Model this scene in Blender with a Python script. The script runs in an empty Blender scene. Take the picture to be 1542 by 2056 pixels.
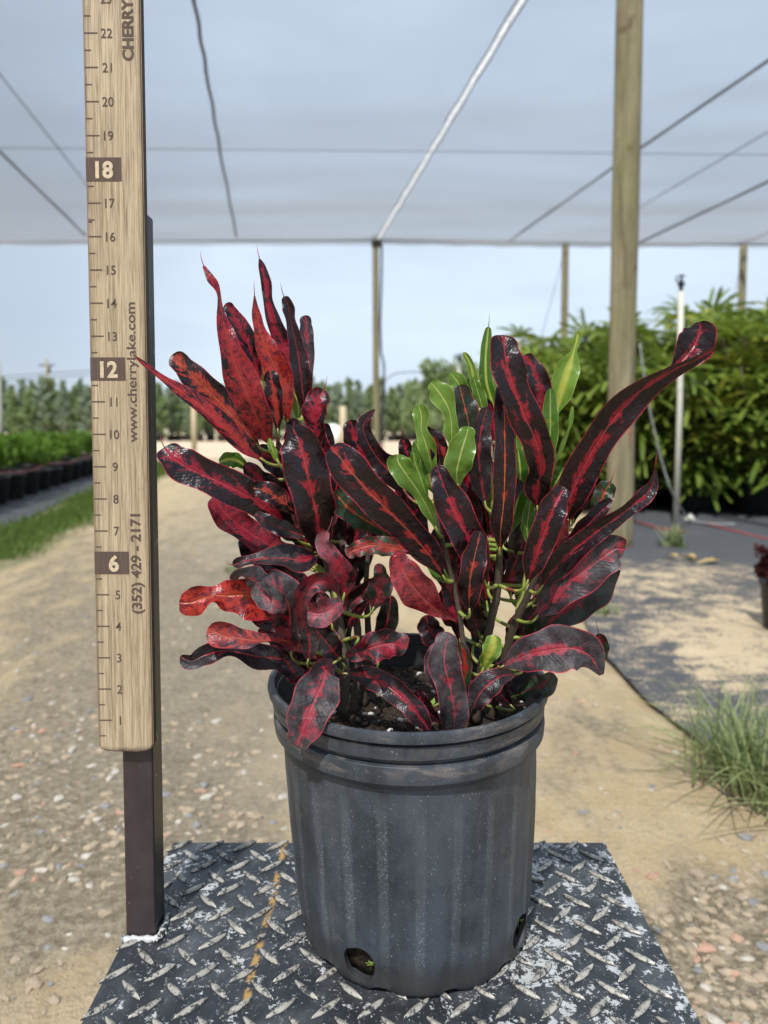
import bpy, bmesh, math, random
from mathutils import Vector, Matrix, noise as mn
random.seed(7)
R = math.radians
C = bpy.context.scene.collection
scene = bpy.context.scene
IN = 0.0254

# ------------------------------------------------------------------ camera
F, CX, CY, PITCH, HC = 1400.0, 771.0, 931.0, R(3.0), 0.75
cam_d = bpy.data.cameras.new('camera'); cam = bpy.data.objects.new('camera', cam_d); C.objects.link(cam)
cam.location = (0, 0, HC); cam.rotation_euler = (R(90) - PITCH, 0, 0)
cam_d.sensor_fit = 'VERTICAL'; cam_d.sensor_height = 36; cam_d.lens = F / 2056 * 36
cam_d.shift_y = -(1028 - CY) / 2056
cam_d.clip_start = 0.02; cam_d.clip_end = 3000
cam_d.dof.use_dof = True; cam_d.dof.focus_distance = 0.54; cam_d.dof.aperture_fstop = 6.0
scene.camera = cam
# ------------------------------------------------------------------ world, sun, exposure
SUN_EL, SUN_AZ = R(56), R(200)          # azimuth clockwise from +Y: behind the camera and a little to the left
world = bpy.data.worlds.new('World'); scene.world = world; world.use_nodes = True
wn, wl = world.node_tree.nodes, world.node_tree.links
wn.clear()
sky = wn.new('ShaderNodeTexSky'); sky.sky_type = 'NISHITA'; sky.sun_disc = False
sky.sun_elevation = SUN_EL; sky.sun_rotation = SUN_AZ
sky.air_density = 1.0; sky.dust_density = 1.5; sky.ozone_density = 1.5
tc = wn.new('ShaderNodeTexCoord')
mp = wn.new('ShaderNodeMapping'); mp.inputs['Scale'].default_value = (1.2, 1.2, 5.0)
wl.new(tc.outputs['Generated'], mp.inputs[0])
nz = wn.new('ShaderNodeTexNoise'); nz.inputs['Scale'].default_value = 2.2; nz.inputs['Detail'].default_value = 6
nz.inputs['Distortion'].default_value = 0.4
wl.new(mp.outputs[0], nz.inputs['Vector'])
rp = wn.new('ShaderNodeValToRGB'); rp.color_ramp.elements[0].position = 0.30; rp.color_ramp.elements[1].position = 0.66
rp.color_ramp.elements[0].color = (7.3, 8.5, 10.2, 1); rp.color_ramp.elements[1].color = (8.7, 10.1, 11.9, 1)
wl.new(nz.outputs['Fac'], rp.inputs[0])
sxw = wn.new('ShaderNodeSeparateXYZ'); wl.new(tc.outputs['Generated'], sxw.inputs[0])
mr = wn.new('ShaderNodeMapRange'); mr.interpolation_type = 'SMOOTHSTEP'; wl.new(sxw.outputs[0], mr.inputs[0]); mr.inputs[1].default_value = -.15; mr.inputs[2].default_value = -.50; mr.inputs[4].default_value = .75
dk = wn.new('ShaderNodeMix'); dk.data_type = 'RGBA'; wl.new(mr.outputs[0], dk.inputs[0]); wl.new(rp.outputs[0], dk.inputs[6]); dk.inputs[7].default_value = (4.9, 5.7, 6.9, 1)
mx = wn.new('ShaderNodeMix'); mx.data_type = 'RGBA'; mx.inputs[0].default_value = 0.85
wl.new(sky.outputs[0], mx.inputs[6]); wl.new(dk.outputs[2], mx.inputs[7])
bg = wn.new('ShaderNodeBackground'); bg.inputs['Strength'].default_value = 0.080
wl.new(mx.outputs[2], bg.inputs[0])
wo = wn.new('ShaderNodeOutputWorld'); wl.new(bg.outputs[0], wo.inputs[0])
sun_d = bpy.data.lights.new('sun', 'SUN'); sun_d.energy = 5.0; sun_d.angle = R(1.0); sun_d.color = (1.0, 0.95, 0.87)
sun = bpy.data.objects.new('sun', sun_d); C.objects.link(sun)
to_sun = Vector((math.sin(SUN_AZ) * math.cos(SUN_EL), math.cos(SUN_AZ) * math.cos(SUN_EL), math.sin(SUN_EL)))
sun.rotation_euler = to_sun.to_track_quat('Z', 'Y').to_euler(); sun.location = (0, 0, 20)
scene.view_settings.view_transform = 'Standard'; scene.view_settings.look = 'None'
scene.view_settings.exposure = 0.36; scene.view_settings.gamma = 1.0
scene.cycles.max_bounces = 8; scene.cycles.transparent_max_bounces = 12
scene.cycles.use_adaptive_sampling = True
try: scene.cycles.use_denoising = True
except Exception: pass

# ------------------------------------------------------------------ projection helpers (photo pixel -> world point)
CAM = Vector((0, 0, HC)); RT = Vector((1, 0, 0)); UP = Vector((0, math.sin(PITCH), math.cos(PITCH)))
FW = Vector((0, math.cos(PITCH), -math.sin(PITCH)))
def ray(px, py): return RT * ((px - CX) / F) + UP * (-(py - CY) / F) + FW
def P(px, py, D):                     # D = distance ahead in metres
    d = ray(px, py); return CAM + d * (D / d.y)
def PH(px, py, h):                    # point at height h
    d = ray(px, py); return CAM + d * ((h - HC) / d.z)
def depth(p): return (p - CAM).dot(FW)

# ------------------------------------------------------------------ node material helper
class NM:
    def __init__(s, name):
        s.m = bpy.data.materials.new(name); s.m.use_nodes = True
        s.n, s.l = s.m.node_tree.nodes, s.m.node_tree.links
        s.n.clear(); s.out = s.n.new('ShaderNodeOutputMaterial')
    def new(s, t, **kw):
        o = s.n.new('ShaderNode' + t)
        for k, v in kw.items(): setattr(o, k, v)
        return o
    def put(s, sock, v):
        if hasattr(v, 'is_output') or isinstance(v, bpy.types.NodeSocket): s.l.new(v, sock)
        else:
            try: sock.default_value = v
            except Exception:
                sock.default_value = tuple(v) + (1,) if len(v) == 3 else v
    def coord(s, kind='Object', scale=None):
        t = s.new('TexCoord').outputs[kind]
        if scale is None: return t
        m = s.new('Mapping'); s.l.new(t, m.inputs[0]); m.inputs['Scale'].default_value = scale
        return m.outputs[0]
    def noise(s, vec, scale, detail=4, rough=0.55, dist=0.0, color=False):
        n = s.new('TexNoise'); s.l.new(vec, n.inputs['Vector'])
        s.put(n.inputs['Scale'], scale); n.inputs['Detail'].default_value = detail
        n.inputs['Roughness'].default_value = rough; n.inputs['Distortion'].default_value = dist
        return n.outputs['Color' if color else 'Fac']
    def voro(s, vec, scale, feat='F1', out='Distance'):
        n = s.new('TexVoronoi', feature=feat); s.l.new(vec, n.inputs['Vector']); n.inputs['Scale'].default_value = scale
        return n.outputs[out]
    def math(s, op, a, b=0.0, c=0.0, clamp=False):
        n = s.new('Math', operation=op, use_clamp=clamp)
        s.put(n.inputs[0], a); s.put(n.inputs[1], b); s.put(n.inputs[2], c); return n.outputs[0]
    def step(s, v, a, b):             # smooth 0..1 between a and b (a may exceed b)
        n = s.new('MapRange', interpolation_type='SMOOTHSTEP'); s.put(n.inputs[0], v)
        s.put(n.inputs[1], a); s.put(n.inputs[2], b); return n.outputs[0]
    def mix(s, f, a, b):
        n = s.new('Mix', data_type='RGBA'); s.put(n.inputs[0], f); s.put(n.inputs[6], a); s.put(n.inputs[7], b)
        return n.outputs[2]
    def attr(s, name, kind='GEOMETRY', out='Fac'):
        return s.new('Attribute', attribute_name=name, attribute_type=kind).outputs[out]
    def bump(s, h, strength=0.3, dist=0.001, normal=None):
        n = s.new('Bump'); s.put(n.inputs['Height'], h); n.inputs['Strength'].default_value = strength
        n.inputs['Distance'].default_value = dist
        if normal is not None: s.l.new(normal, n.inputs['Normal'])
        return n.outputs[0]
    def bsdf(s, col, rough=0.6, metal=0.0, spec=0.5, normal=None, trans=0.0, tcol=None, coat=0.0):
        b = s.new('BsdfPrincipled'); s.put(b.inputs['Base Color'], col); s.put(b.inputs['Roughness'], rough)
        s.put(b.inputs['Metallic'], metal); s.put(b.inputs['Specular IOR Level'], spec)
        if coat: b.inputs['Coat Weight'].default_value = coat
        if normal is not None: s.l.new(normal, b.inputs['Normal'])
        o = b.outputs[0]
        if trans:
            t = s.new('BsdfTranslucent'); s.put(t.inputs[0], tcol if tcol is not None else col)
            if normal is not None: s.l.new(normal, t.inputs['Normal'])
            m = s.new('MixShader'); m.inputs[0].default_value = trans
            s.l.new(o, m.inputs[1]); s.l.new(t.outputs[0], m.inputs[2]); o = m.outputs[0]
        s.l.new(o, s.out.inputs[0]); return s.m

def flat_mat(name, col, rough=0.6, metal=0.0, var=0.25, scale=30, bump=0.15, dist=0.001, trans=0, spec=0.5):
    n = NM(name); v = n.coord()
    a = n.noise(v, scale, 5); b = n.noise(v, scale * 6, 3)
    f = n.math('ADD', n.math('MULTIPLY', a, 0.7), n.math('MULTIPLY', b, 0.3))
    c = n.mix(n.step(f, 0.3, 0.7), [x * (1 - var) for x in col] + [1], [min(1, x * (1 + var)) for x in col] + [1])
    return n.bsdf(c, rough, metal, spec, n.bump(f, bump, dist), trans)

# ------------------------------------------------------------------ mesh helpers
def obj(name, bm, mats, parent=None, smooth=True, loc=None):
    me = bpy.data.meshes.new(name); bm.to_mesh(me); bm.free()
    for m in (mats if isinstance(mats, (list, tuple)) else [mats]): me.materials.append(m)
    if smooth: me.polygons.foreach_set('use_smooth', [True] * len(me.polygons))
    o = bpy.data.objects.new(name, me); C.objects.link(o)
    if parent is not None: o.parent = parent
    return o
def tag(o, label, cat, group=None, kind=None):
    o['label'] = label; o['category'] = cat
    if group: o['group'] = group
    if kind: o['kind'] = kind
    return o
def struct(o, kind='structure'):
    o['kind'] = kind; return o
def empty(name, loc=(0, 0, 0)):
    o = bpy.data.objects.new(name, None); C.objects.link(o); o.location = loc; o.empty_display_size = 0.1; return o
def rebase(root, *kids):              # meshes built in world coordinates: keep them in place under a moved root
    inv = Matrix.Translation(-Vector(root.location))
    for k in kids: k.data.transform(inv)
def tube(bm, pts, rad, seg=8, mat=0, cap=True):
    pts = [Vector(p) for p in pts]; n = len(pts); rings = []
    rads = rad if isinstance(rad, (list, tuple)) else [rad] * n
    prev = None
    for i, p in enumerate(pts):
        t = (pts[min(i + 1, n - 1)] - pts[max(i - 1, 0)]).normalized()
        if prev is None:
            a = Vector((0, 0, 1)) if abs(t.z) < 0.9 else Vector((1, 0, 0)); u = t.cross(a).normalized()
        else:
            u = (prev - t * prev.dot(t)).normalized()
        prev = u; w = t.cross(u)
        rings.append([bm.verts.new(p + (u * math.cos(2 * math.pi * k / seg) + w * math.sin(2 * math.pi * k / seg)) * rads[i]) for k in range(seg)])
    for i in range(n - 1):
        for k in range(seg):
            f = bm.faces.new((rings[i][k], rings[i][(k + 1) % seg], rings[i + 1][(k + 1) % seg], rings[i + 1][k])); f.material_index = mat
    if cap:
        for r, rev in ((rings[0], True), (rings[-1], False)):
            f = bm.faces.new(r[::-1] if rev else r); f.material_index = mat
def box(bm, a, b, mat=0, bev=0.0):
    a, b = Vector(a), Vector(b); c = (a + b) / 2; s = b - a
    r = bmesh.ops.create_cube(bm, size=1.0, matrix=Matrix.Translation(c) @ Matrix.Diagonal((abs(s.x), abs(s.y), abs(s.z), 1)))
    fs = set(f for v in r['verts'] for f in v.link_faces)
    for f in fs: f.material_index = mat
    if bev:
        es = list(set(e for v in r['verts'] for e in v.link_edges))
        q = bmesh.ops.bevel(bm, geom=es, offset=bev, segments=2, affect='EDGES', profile=0.5)
        for f in q['faces']: f.material_index = mat
def spline(vals, n):                  # Catmull-Rom through tuples, n samples; returns samples and params
    k = len(vals) - 1; out = []
    for i in range(n):
        u = i / (n - 1) * k; j = min(int(u), k - 1); t = u - j
        p0, p1, p2, p3 = vals[max(j - 1, 0)], vals[j], vals[j + 1], vals[min(j + 2, k)]
        out.append(tuple(0.5 * ((2 * b) + (c - a) * t + (2 * a - 5 * b + 4 * c - d) * t * t + (3 * b - a - 3 * c + d) * t ** 3)
                         for a, b, c, d in zip(p0, p1, p2, p3)))
    return out
def copy_tree(o, parent=None):
    c = o.copy(); C.objects.link(c)
    if parent is not None: c.parent = parent
    for ch in list(o.children): copy_tree(ch, c)
    return c

# ================================================================== SETTING
# ---- ground sheet
def blob(px, py, q, cx, cy, rx, ry):  # soft ellipse in photo pixels of a ground patch, 0..1
    return max(0.0, 1 - ((px - cx) / rx) ** 2 - ((py - cy) / ry) ** 2)
def to_px(p):
    d = p - CAM; z = d.dot(FW)
    if z < 0.05: return (-9999, 9999)
    return (CX + F * d.dot(RT) / z, CY - F * d.dot(UP) / z)
ROW = (PH(0, 1020, 0), PH(180, 960, 0))      # foot of the left row of potted shrubs
rowdir = (ROW[1] - ROW[0]); rowdir.z = 0; rowdir.normalize(); rownor = Vector((rowdir.y, -rowdir.x, 0))   # points to the road
VG = .72
def lanes(p): return (Vector((p.x, p.y, 0)) - ROW[0]).dot(rownor)    # metres to the right of the row
n = NM('sandy_dirt')
v = n.coord('Object')
big = n.noise(v, 1.3, 5, 0.6); mid = n.noise(v, 7, 6, 0.65); fine = n.noise(v, 60, 6, 0.7)
st = n.coord('Object', (9, 3.2, 1)); streak = n.noise(st, 1.0, 5, 0.6, 0.6)
sandc = n.mix(n.step(mid, 0.3, 0.75), (0.52, 0.385, 0.22, 1), (0.66, 0.52, 0.33, 1))
dirtc = n.mix(n.step(fine, 0.35, 0.65), (0.19, 0.15, 0.095, 1), (0.44, 0.36, 0.245, 1))
grav = n.attr('gravel')
f1 = n.math('ADD', n.math('MULTIPLY', streak, 0.55), n.math('MULTIPLY', mid, 0.45))
f2 = n.math('ADD', f1, n.math('MULTIPLY', grav, 0.34))
c = n.mix(n.step(f2, 0.48, 0.74), sandc, dirtc)
greyc = n.mix(n.step(big, 0.3, 0.7), (0.25, 0.215, 0.16, 1), (0.42, 0.36, 0.275, 1))
c = n.mix(n.math('MULTIPLY', n.attr('road'), 0.8), c, greyc)
vo = n.voro(v, 55, 'F1', 'Distance'); vc = n.voro(v, 55, 'F1', 'Color')
chips = n.math('MULTIPLY', n.step(vo, 0.30, 0.18), n.step(n.noise(v, 14, 3), 0.52, 0.66))
chipc = n.mix(0.35, (0.48, 0.43, 0.36, 1), vc)
c = n.mix(n.math('MULTIPLY', chips, n.math('MULTIPLY', grav, 0.8)), c, chipc)
clump = n.noise(v, 24, 6, 0.75)
c = n.mix(n.math('MULTIPLY', n.step(clump, 0.52, 0.68), n.math('ADD', 0.26, n.math('MULTIPLY', grav, 0.75))), c, (0.20, 0.16, 0.10, 1))
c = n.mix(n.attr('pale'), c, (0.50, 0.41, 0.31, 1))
c = n.mix(n.attr('green'), c, n.mix(fine, (0.05, 0.09, 0.02, 1), (0.14, 0.20, 0.05, 1)))
hb = n.math('ADD', n.math('MULTIPLY', fine, 0.35), mid)
grit = n.noise(v, 190, 4, .75); c = n.mix(n.math('MULTIPLY', n.step(grit, .52, .66), .38), c, (0.13, 0.10, 0.07, 1)); c = n.mix(n.math('MULTIPLY', n.step(n.noise(v, 130, 3, .6), .64, .70), .5), c, (0.60, 0.54, 0.45, 1))
hb = n.math('ADD', hb, n.math('MULTIPLY', grit, .22))
M_ground = n.bsdf(c, 0.95, 0, 0.15, n.bump(hb, 1.0, 0.025))
def gaps(a, b, s0, g):
    out = [a]; s = s0
    while out[-1] < b: out.append(out[-1] + s); s *= g
    return out
ys = [-6, -3, -1.5, -0.6] + gaps(0.0, 900, 0.04, 1.035)
xs = gaps(0, 900, 0.05, 1.045); xs = [-x for x in xs[:0:-1]] + xs
bm = bmesh.new(); la = {k: bm.verts.layers.float.new(k) for k in ('gravel', 'road', 'pale', 'green')}
grid = []
for y in ys:
    row = []
    for x in xs:
        p = Vector((x, y, 0)); near = max(0, 1 - p.length / 14)
        h = (mn.noise(p * 1.7) * 0.018 + mn.noise(p * 6) * 0.010 + mn.noise(p * 18) * 0.005) * near
        vt = bm.verts.new((x, y, h - 0.02 * near)); px, py = to_px(p); q = 0
        ln = lanes(p)
        g = blob(px, py, q, 120, 1650, 520, 330) * 1.0 + blob(px, py, q, 1500, 1960, 340, 300) * 1.2 + blob(px, py, q, 1180, 1480, 130, 130) * .3 + blob(px, py, q, 350, 1250, 500, 250) * .7
        vt[la['gravel']] = min(1.0, g)
        vt[la['road']] = max(0, min(1, (1.6 - abs(ln - 3.0)) * 0.9)) * max(.35, min(1, p.y - .6)) * max(0, min(1, (760 - px) / 260))
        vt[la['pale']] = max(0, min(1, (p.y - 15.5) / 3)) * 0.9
        nn = mn.noise(p * 0.9) * 0.16
        gr = max(0, 1 - abs(ln - VG + nn) / 0.36) * (1 if p.y < 15 else 0) * max(0, min(1, (p.y - 2.6) / 1.2))
        vt[la['green']] = min(1, gr * 2.2) * (0.75 + 0.5 * mn.noise(p * 5))
        row.append(vt)
    grid.append(row)
for i in range(len(ys) - 1):
    for j in range(len(xs) - 1): bm.faces.new((grid[i][j], grid[i][j + 1], grid[i + 1][j + 1], grid[i + 1][j]))
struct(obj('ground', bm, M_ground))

# ---- weed fabric on the ground, right, with sand blown over it
n = NM('weed_fabric'); v = n.coord('Object')
m1 = n.noise(v, 9, 7, 0.75, 0.5); m2 = n.noise(v, 110, 5, 0.75); m3 = n.noise(n.coord('Object', (6, 16, 1)), 1, 6, 0.75, 0.8)
s = n.math('ADD', n.attr('sand'), n.math('MULTIPLY', n.math('SUBTRACT', n.math('ADD', n.math('MULTIPLY', m1, .5), n.math('MULTIPLY', m3, .5)), 0.5), 3.6))
s = n.math('ADD', s, n.math('MULTIPLY', n.math('SUBTRACT', m2, 0.5), 2.2))
bc = n.mix(m2, (0.035, 0.037, 0.042, 1), (0.13, 0.13, 0.135, 1))
c = n.mix(n.step(s, 0.45, 0.8), bc, n.mix(m1, (0.44, 0.33, 0.20, 1), (0.62, 0.49, 0.32, 1)))
M_mat = n.bsdf(c, 0.8, 0, 0.3, n.bump(m1, 0.6, 0.02))
M_mat.name = 'weed_fabric'
def sheet(name, poly, step, z0, mat, sandf=None, wrinkle=0.01):
    bm = bmesh.new(); ls = bm.verts.layers.float.new('sand')
    x0, x1 = min(p.x for p in poly), max(p.x for p in poly); y0, y1 = min(p.y for p in poly), max(p.y for p in poly)
    bm2 = bmesh.new(); f = bm2.faces.new([bm2.verts.new((p.x, p.y, 0)) for p in poly])
    k = x0
    while k < x1:
        bmesh.ops.bisect_plane(bm2, geom=bm2.verts[:] + bm2.edges[:] + bm2.faces[:], plane_co=(k, 0, 0), plane_no=(1, 0, 0)); k += step
    k = y0
    while k < y1:
        bmesh.ops.bisect_plane(bm2, geom=bm2.verts[:] + bm2.edges[:] + bm2.faces[:], plane_co=(0, k, 0), plane_no=(0, 1, 0)); k += step
    bmesh.ops.triangulate(bm2, faces=[f for f in bm2.faces if len(f.verts) > 4])
    mp = {}
    for vv in bm2.verts:
        p = vv.co
        near = max(0, 1 - p.length / 14)
        w = bm.verts.new((p.x, p.y, z0 + mn.noise(p * 1.7) * 0.018 * near + wrinkle * (mn.noise(p * 3 + Vector((9, 0, 0))) + 0.4 * mn.noise(p * 8))))
        if sandf: w[ls] = sandf(p)
        mp[vv] = w
    for f in bm2.faces: bm.faces.new([mp[q] for q in f.verts])
    bm2.free(); bmesh.ops.recalc_face_normals(bm, faces=bm.faces)
    return struct(obj(name, bm, mat))
G = lambda a, b: PH(a, b, 0)
matpoly0 = [G(1160, 1180), G(1165, 1235), G(1205, 1310), G(1262, 1368), G(1345, 1440), G(1430, 1505), G(1560, 1600), Vector((3.2, 1.2, 0)), Vector((9, 2.4, 0)), Vector((14, 13, 0)), Vector((1.2, 13.4, 0)), G(1185, 1000), G(1205, 1090)]
matpoly = []
for i_ in range(len(matpoly0)):
    a_, b_ = matpoly0[i_], matpoly0[(i_ + 1) % len(matpoly0)]; k_ = 8 if (a_ - b_).length < 2.5 else 1
    for q_ in range(k_):
        c_ = a_.lerp(b_, q_ / k_); d_ = .012 if k_ > 1 else 0
        matpoly.append(c_ + Vector((mn.noise(c_ * 5) * d_, mn.noise(c_ * 5 + Vector((7, 7, 0))) * d_, 0)))
def sandf(p):
    px, py = to_px(Vector((p.x, p.y, 0)))
    b = blob
    s = .55 * b(px, py, 0, 1330, 1165, 170, 45) + .9 * b(px, py, 0, 1480, 1290, 150, 110) + .5 * b(px, py, 0, 1330, 1260, 70, 40) + .35 * b(px, py, 0, 1470, 1145, 120, 22) + .45 * b(px, py, 0, 1360, 1118, 60, 10)
    s += max(-.5, min(.34, (py - 1100) / 280))
    return s * .62 + (.20 if py > 1120 else .02)
sheet('ground_fabric', matpoly, 0.09, 0.004, M_mat, sandf, 0.006)
# fabric under the left row of shrubs
fab = lambda a, l: ROW[0] + rowdir * a + rownor * l
lp = [fab(-7, -4.5), fab(9.0, -4.5), fab(9.0, 0.45), fab(3, 0.42), fab(-2, 0.5), fab(-7, 0.5)]
sheet('ground_fabric', lp, 0.5, 0.006, M_mat, lambda p: -0.35, 0.004)

# ================================================================== MATERIALS
def wood_post_mat():
    n = NM('weathered_post_wood'); v = n.coord('Object', (22, 22, 1.6)); w = n.coord('Object')
    a = n.noise(v, 1.0, 6, 0.65, 0.6); b = n.noise(v, 6, 4, 0.7); k = n.noise(w, 5, 3, 0.5)
    f = n.math('ADD', n.math('MULTIPLY', a, .65), n.math('MULTIPLY', b, .35))
    c = n.mix(n.step(f, .35, .68), (0.15, 0.13, 0.075, 1), (0.34, 0.295, 0.185, 1))
    c = n.mix(n.step(k, .62, .72), c, (0.13, 0.09, 0.05, 1))
    c = n.mix(n.math('MULTIPLY', n.step(n.noise(w, 1.6, 3), .48, .6), .35), c, (0.24, 0.24, 0.10, 1))
    return n.bsdf(c, 0.85, 0, 0.2, n.bump(f, 0.6, 0.004))
M_post = wood_post_mat()
M_wire = flat_mat('grey_wire', (0.055, 0.058, 0.06), 0.6, 0.0, .2)
M_black = flat_mat('black_plastic', (0.022, 0.022, 0.024), 0.5, 0, .3)
M_cord = flat_mat('dark_cord', (0.03, 0.033, 0.028), 0.8)
M_gapstrip = flat_mat('bright_gap_strip', (0.56, 0.58, 0.60), 0.6, 0, .45, 25, trans=.7)
M_pvc = flat_mat('white_pvc', (0.62, 0.60, 0.50), 0.5, 0, .12)
M_redtape = flat_mat('red_line', (0.34, 0.07, 0.07), 0.8)
M_palepost = flat_mat('pale_wood', (0.42, 0.36, 0.24), 0.85)

def leafy_mat(name, lo, hi, trans=0.3, rough=0.55, sc=0.8, yell=None):
    n = NM(name); v = n.coord('Object')
    r = n.attr('tint'); f = n.math('ADD', n.math('MULTIPLY', r, .75), n.math('MULTIPLY', n.noise(v, sc * 4, 3), .25))
    c = n.mix(f, lo, hi)
    if yell: c = n.mix(n.step(r, .9, .98), c, yell)
    return n.bsdf(c, rough, 0, 0.3, None, trans, c)
M_tree = leafy_mat('conifer_foliage', (0.12, 0.17, 0.07, 1), (0.30, 0.40, 0.18, 1))
M_tree2 = leafy_mat('grey_green_foliage', (0.15, 0.20, 0.14, 1), (0.34, 0.42, 0.29, 1))
M_shrub = leafy_mat('bright_shrub_foliage', (0.06, 0.12, 0.015, 1), (0.20, 0.34, 0.04, 1), .35)
M_palm = leafy_mat('palm_leaflets', (0.035, 0.08, 0.012, 1), (0.35, 0.44, 0.07, 1), .35, .42, 1, (0.42, 0.40, 0.06, 1))
M_bark = flat_mat('bark', (0.16, 0.12, 0.08), 0.9)
M_cane = flat_mat('palm_cane', (0.20, 0.16, 0.10), 0.8)
M_weed = leafy_mat('weed_grass', (0.13, 0.18, 0.06, 1), (0.40, 0.44, 0.20, 1), .35)
M_grass = leafy_mat('verge_grass', (0.07, 0.12, 0.02, 1), (0.19, 0.27, 0.06, 1), .35)

def quad(bm, lt, c, u, w, tint, pts=4):
    vs = [bm.verts.new(c - u), bm.verts.new(c + w), bm.verts.new(c + u), bm.verts.new(c - w)]
    for q in vs: q[lt] = tint
    bm.faces.new(vs)
def rv(rng): 
    while True:
        v = Vector((rng.uniform(-1, 1), rng.uniform(-1, 1), rng.uniform(-1, 1)))
        if 0.01 < v.length < 1: return v

# ================================================================== SHADE STRUCTURE
CH = 4.5
A0, A1 = PH(1046, 0, CH), PH(760, 478, CH)
adir = (A1 - A0).normalized()
def along(p, y): return p + adir * ((y - p.y) / adir.y)
B0, B1 = PH(-300, 485, CH), PH(1800, 494, CH)
def back_y(x): return B0.y + (B1.y - B0.y) * (x - B0.x) / (B1.x - B0.x)
n = NM('white_shade_cloth'); v = n.coord('Object')
s1 = n.noise(n.coord('Object', (0.30, 1.3, 1)), 1.0, 5, 0.6, 0.25); s2 = n.noise(v, 1.1, 4, 0.5)
fz = n.math('ADD', n.math('MULTIPLY', s1, .7), n.math('MULTIPLY', s2, .3))
c = n.mix(n.step(fz, .3, .7), (0.38, 0.44, 0.54, 1), (0.43, 0.50, 0.61, 1))
lw = n.new('LayerWeight'); lw.inputs[0].default_value = 0.5
open_ = n.math('SUBTRACT', 0.70, n.math('MULTIPLY', n.step(lw.outputs['Facing'], .45, .92), 0.58))
tr = n.new('BsdfTransparent'); tr.inputs[0].default_value = (0.90, 0.94, 1, 1)
df = n.new('BsdfDiffuse'); n.put(df.inputs[0], c); tl = n.new('BsdfTranslucent'); n.put(tl.inputs[0], n.mix(.5, c, (0.5, 0.52, 0.55, 1)))
nb = n.bump(fz, .5, .05); n.l.new(nb, df.inputs['Normal']); n.l.new(nb, tl.inputs['Normal'])
mx1 = n.new('MixShader'); mx1.inputs[0].default_value = .16; n.l.new(df.outputs[0], mx1.inputs[1]); n.l.new(tl.outputs[0], mx1.inputs[2])
mx2 = n.new('MixShader'); n.put(mx2.inputs[0], open_); n.l.new(mx1.outputs[0], mx2.inputs[1]); n.l.new(tr.outputs[0], mx2.inputs[2])
n.l.new(mx2.outputs[0], n.out.inputs[0]); M_cloth = n.m
P3 = PH(1486, 488, CH)
bl = [along(A1, -8).x - 17, None]
def panel(la_, lb_):
    """cloth between two lengthwise lines given as (point, x shift)"""
    bm = bmesh.new(); NX, NY = 26, 90; g = []
    for j in range(NY + 1):
        row = []
        for i in range(NX + 1):
            t = j / NY
            ends = []
            for (pt, sh) in (la_, lb_):
                q = Vector((pt.x + sh, pt.y, CH)); yb = back_y(q.x)
                q0, q1 = along(q, -8), along(q, yb); ends.append(q0.lerp(q1, t))
            p = ends[0].lerp(ends[1], i / NX)
            sag = 0.045 * math.sin(math.pi * i / NX) 
            wv = 0.012 * math.sin(p.y * 2.1 + 0.6 * math.sin(p.x)) + 0.03 * mn.noise(Vector((p.x * .5, p.y * 1.4, 1)))
            if j == NY: wv += 0.012 * math.sin(i * 1.9)
            row.append(bm.verts.new((p.x, p.y, CH - sag + wv)))
        g.append(row)
    for j in range(NY):
        for i in range(NX): bm.faces.new((g[j][i], g[j][i + 1], g[j + 1][i + 1], g[j + 1][i]))
    return bm
GAP = 0.040
tag(obj('shade_cloth', panel((Vector((A1.x - 13, A1.y, CH)), 0), (A1, -GAP)), M_cloth), 'white translucent shade cloth roof over the ground left of the laced seam', 'shade cloth', 'panels of the shade cloth roof')
tag(obj('shade_cloth', panel((A1, GAP), (P3, -GAP)), M_cloth), 'white translucent shade cloth roof right of the laced seam, above the thick wooden post', 'shade cloth', 'panels of the shade cloth roof')
tag(obj('shade_cloth', panel((P3, GAP), (Vector((P3.x + 9, P3.y, CH)), 0)), M_cloth), 'shade cloth roof panel at the far right edge, past the second laced seam', 'shade cloth', 'panels of the shade cloth roof')
# laced seams: two dark edge cords, added translucent strip imitating bright sky in the gap
def seam(pt, label):
    root = empty('laced_seam', (pt.x, pt.y, CH)); o1 = []
    for sgn in (-1, 1):
        bm = bmesh.new(); pts = []
        for k in range(120):
            y = -8 + (back_y(pt.x) + 8) * k / 119; q = along(pt, y); wob = 0.005 * math.sin(k * 1.25 + sgn)
            pts.append(q + Vector((sgn * (GAP + wob - .004), 0, -0.012)))
        tube(bm, pts, 0.009, 6); o1.append(obj('edge_cord', bm, M_cord, root))
    bm = bmesh.new(); pts = []
    K = 400; prev = None
    for k in range(K):
        y = -8 + (back_y(pt.x) + 8) * k / (K - 1); q = along(pt, y); w_ = GAP * (.80 + .12 * math.sin(k * 1.9)); dx = .006 * math.sin(k * 2.3)
        pr = [bm.verts.new(q + Vector((dx - w_, 0, -.004 - .004 * (k % 2)))), bm.verts.new(q + Vector((dx + w_, 0, -.004 - .004 * (k % 2))))]
        if prev: bm.faces.new((prev[0], prev[1], pr[1], pr[0]))
        prev = pr
    o1.append(obj('gap_strip', bm, M_gapstrip, root))
    rebase(root, *o1); tag(root, label, 'laced seam', 'laced seams of the shade roof')
seam(A1, 'pale laced seam between two dark cords, running up from the slim post near the middle')
seam(P3, 'short stretch of laced seam at the far right, above the post in the palms')
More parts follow.
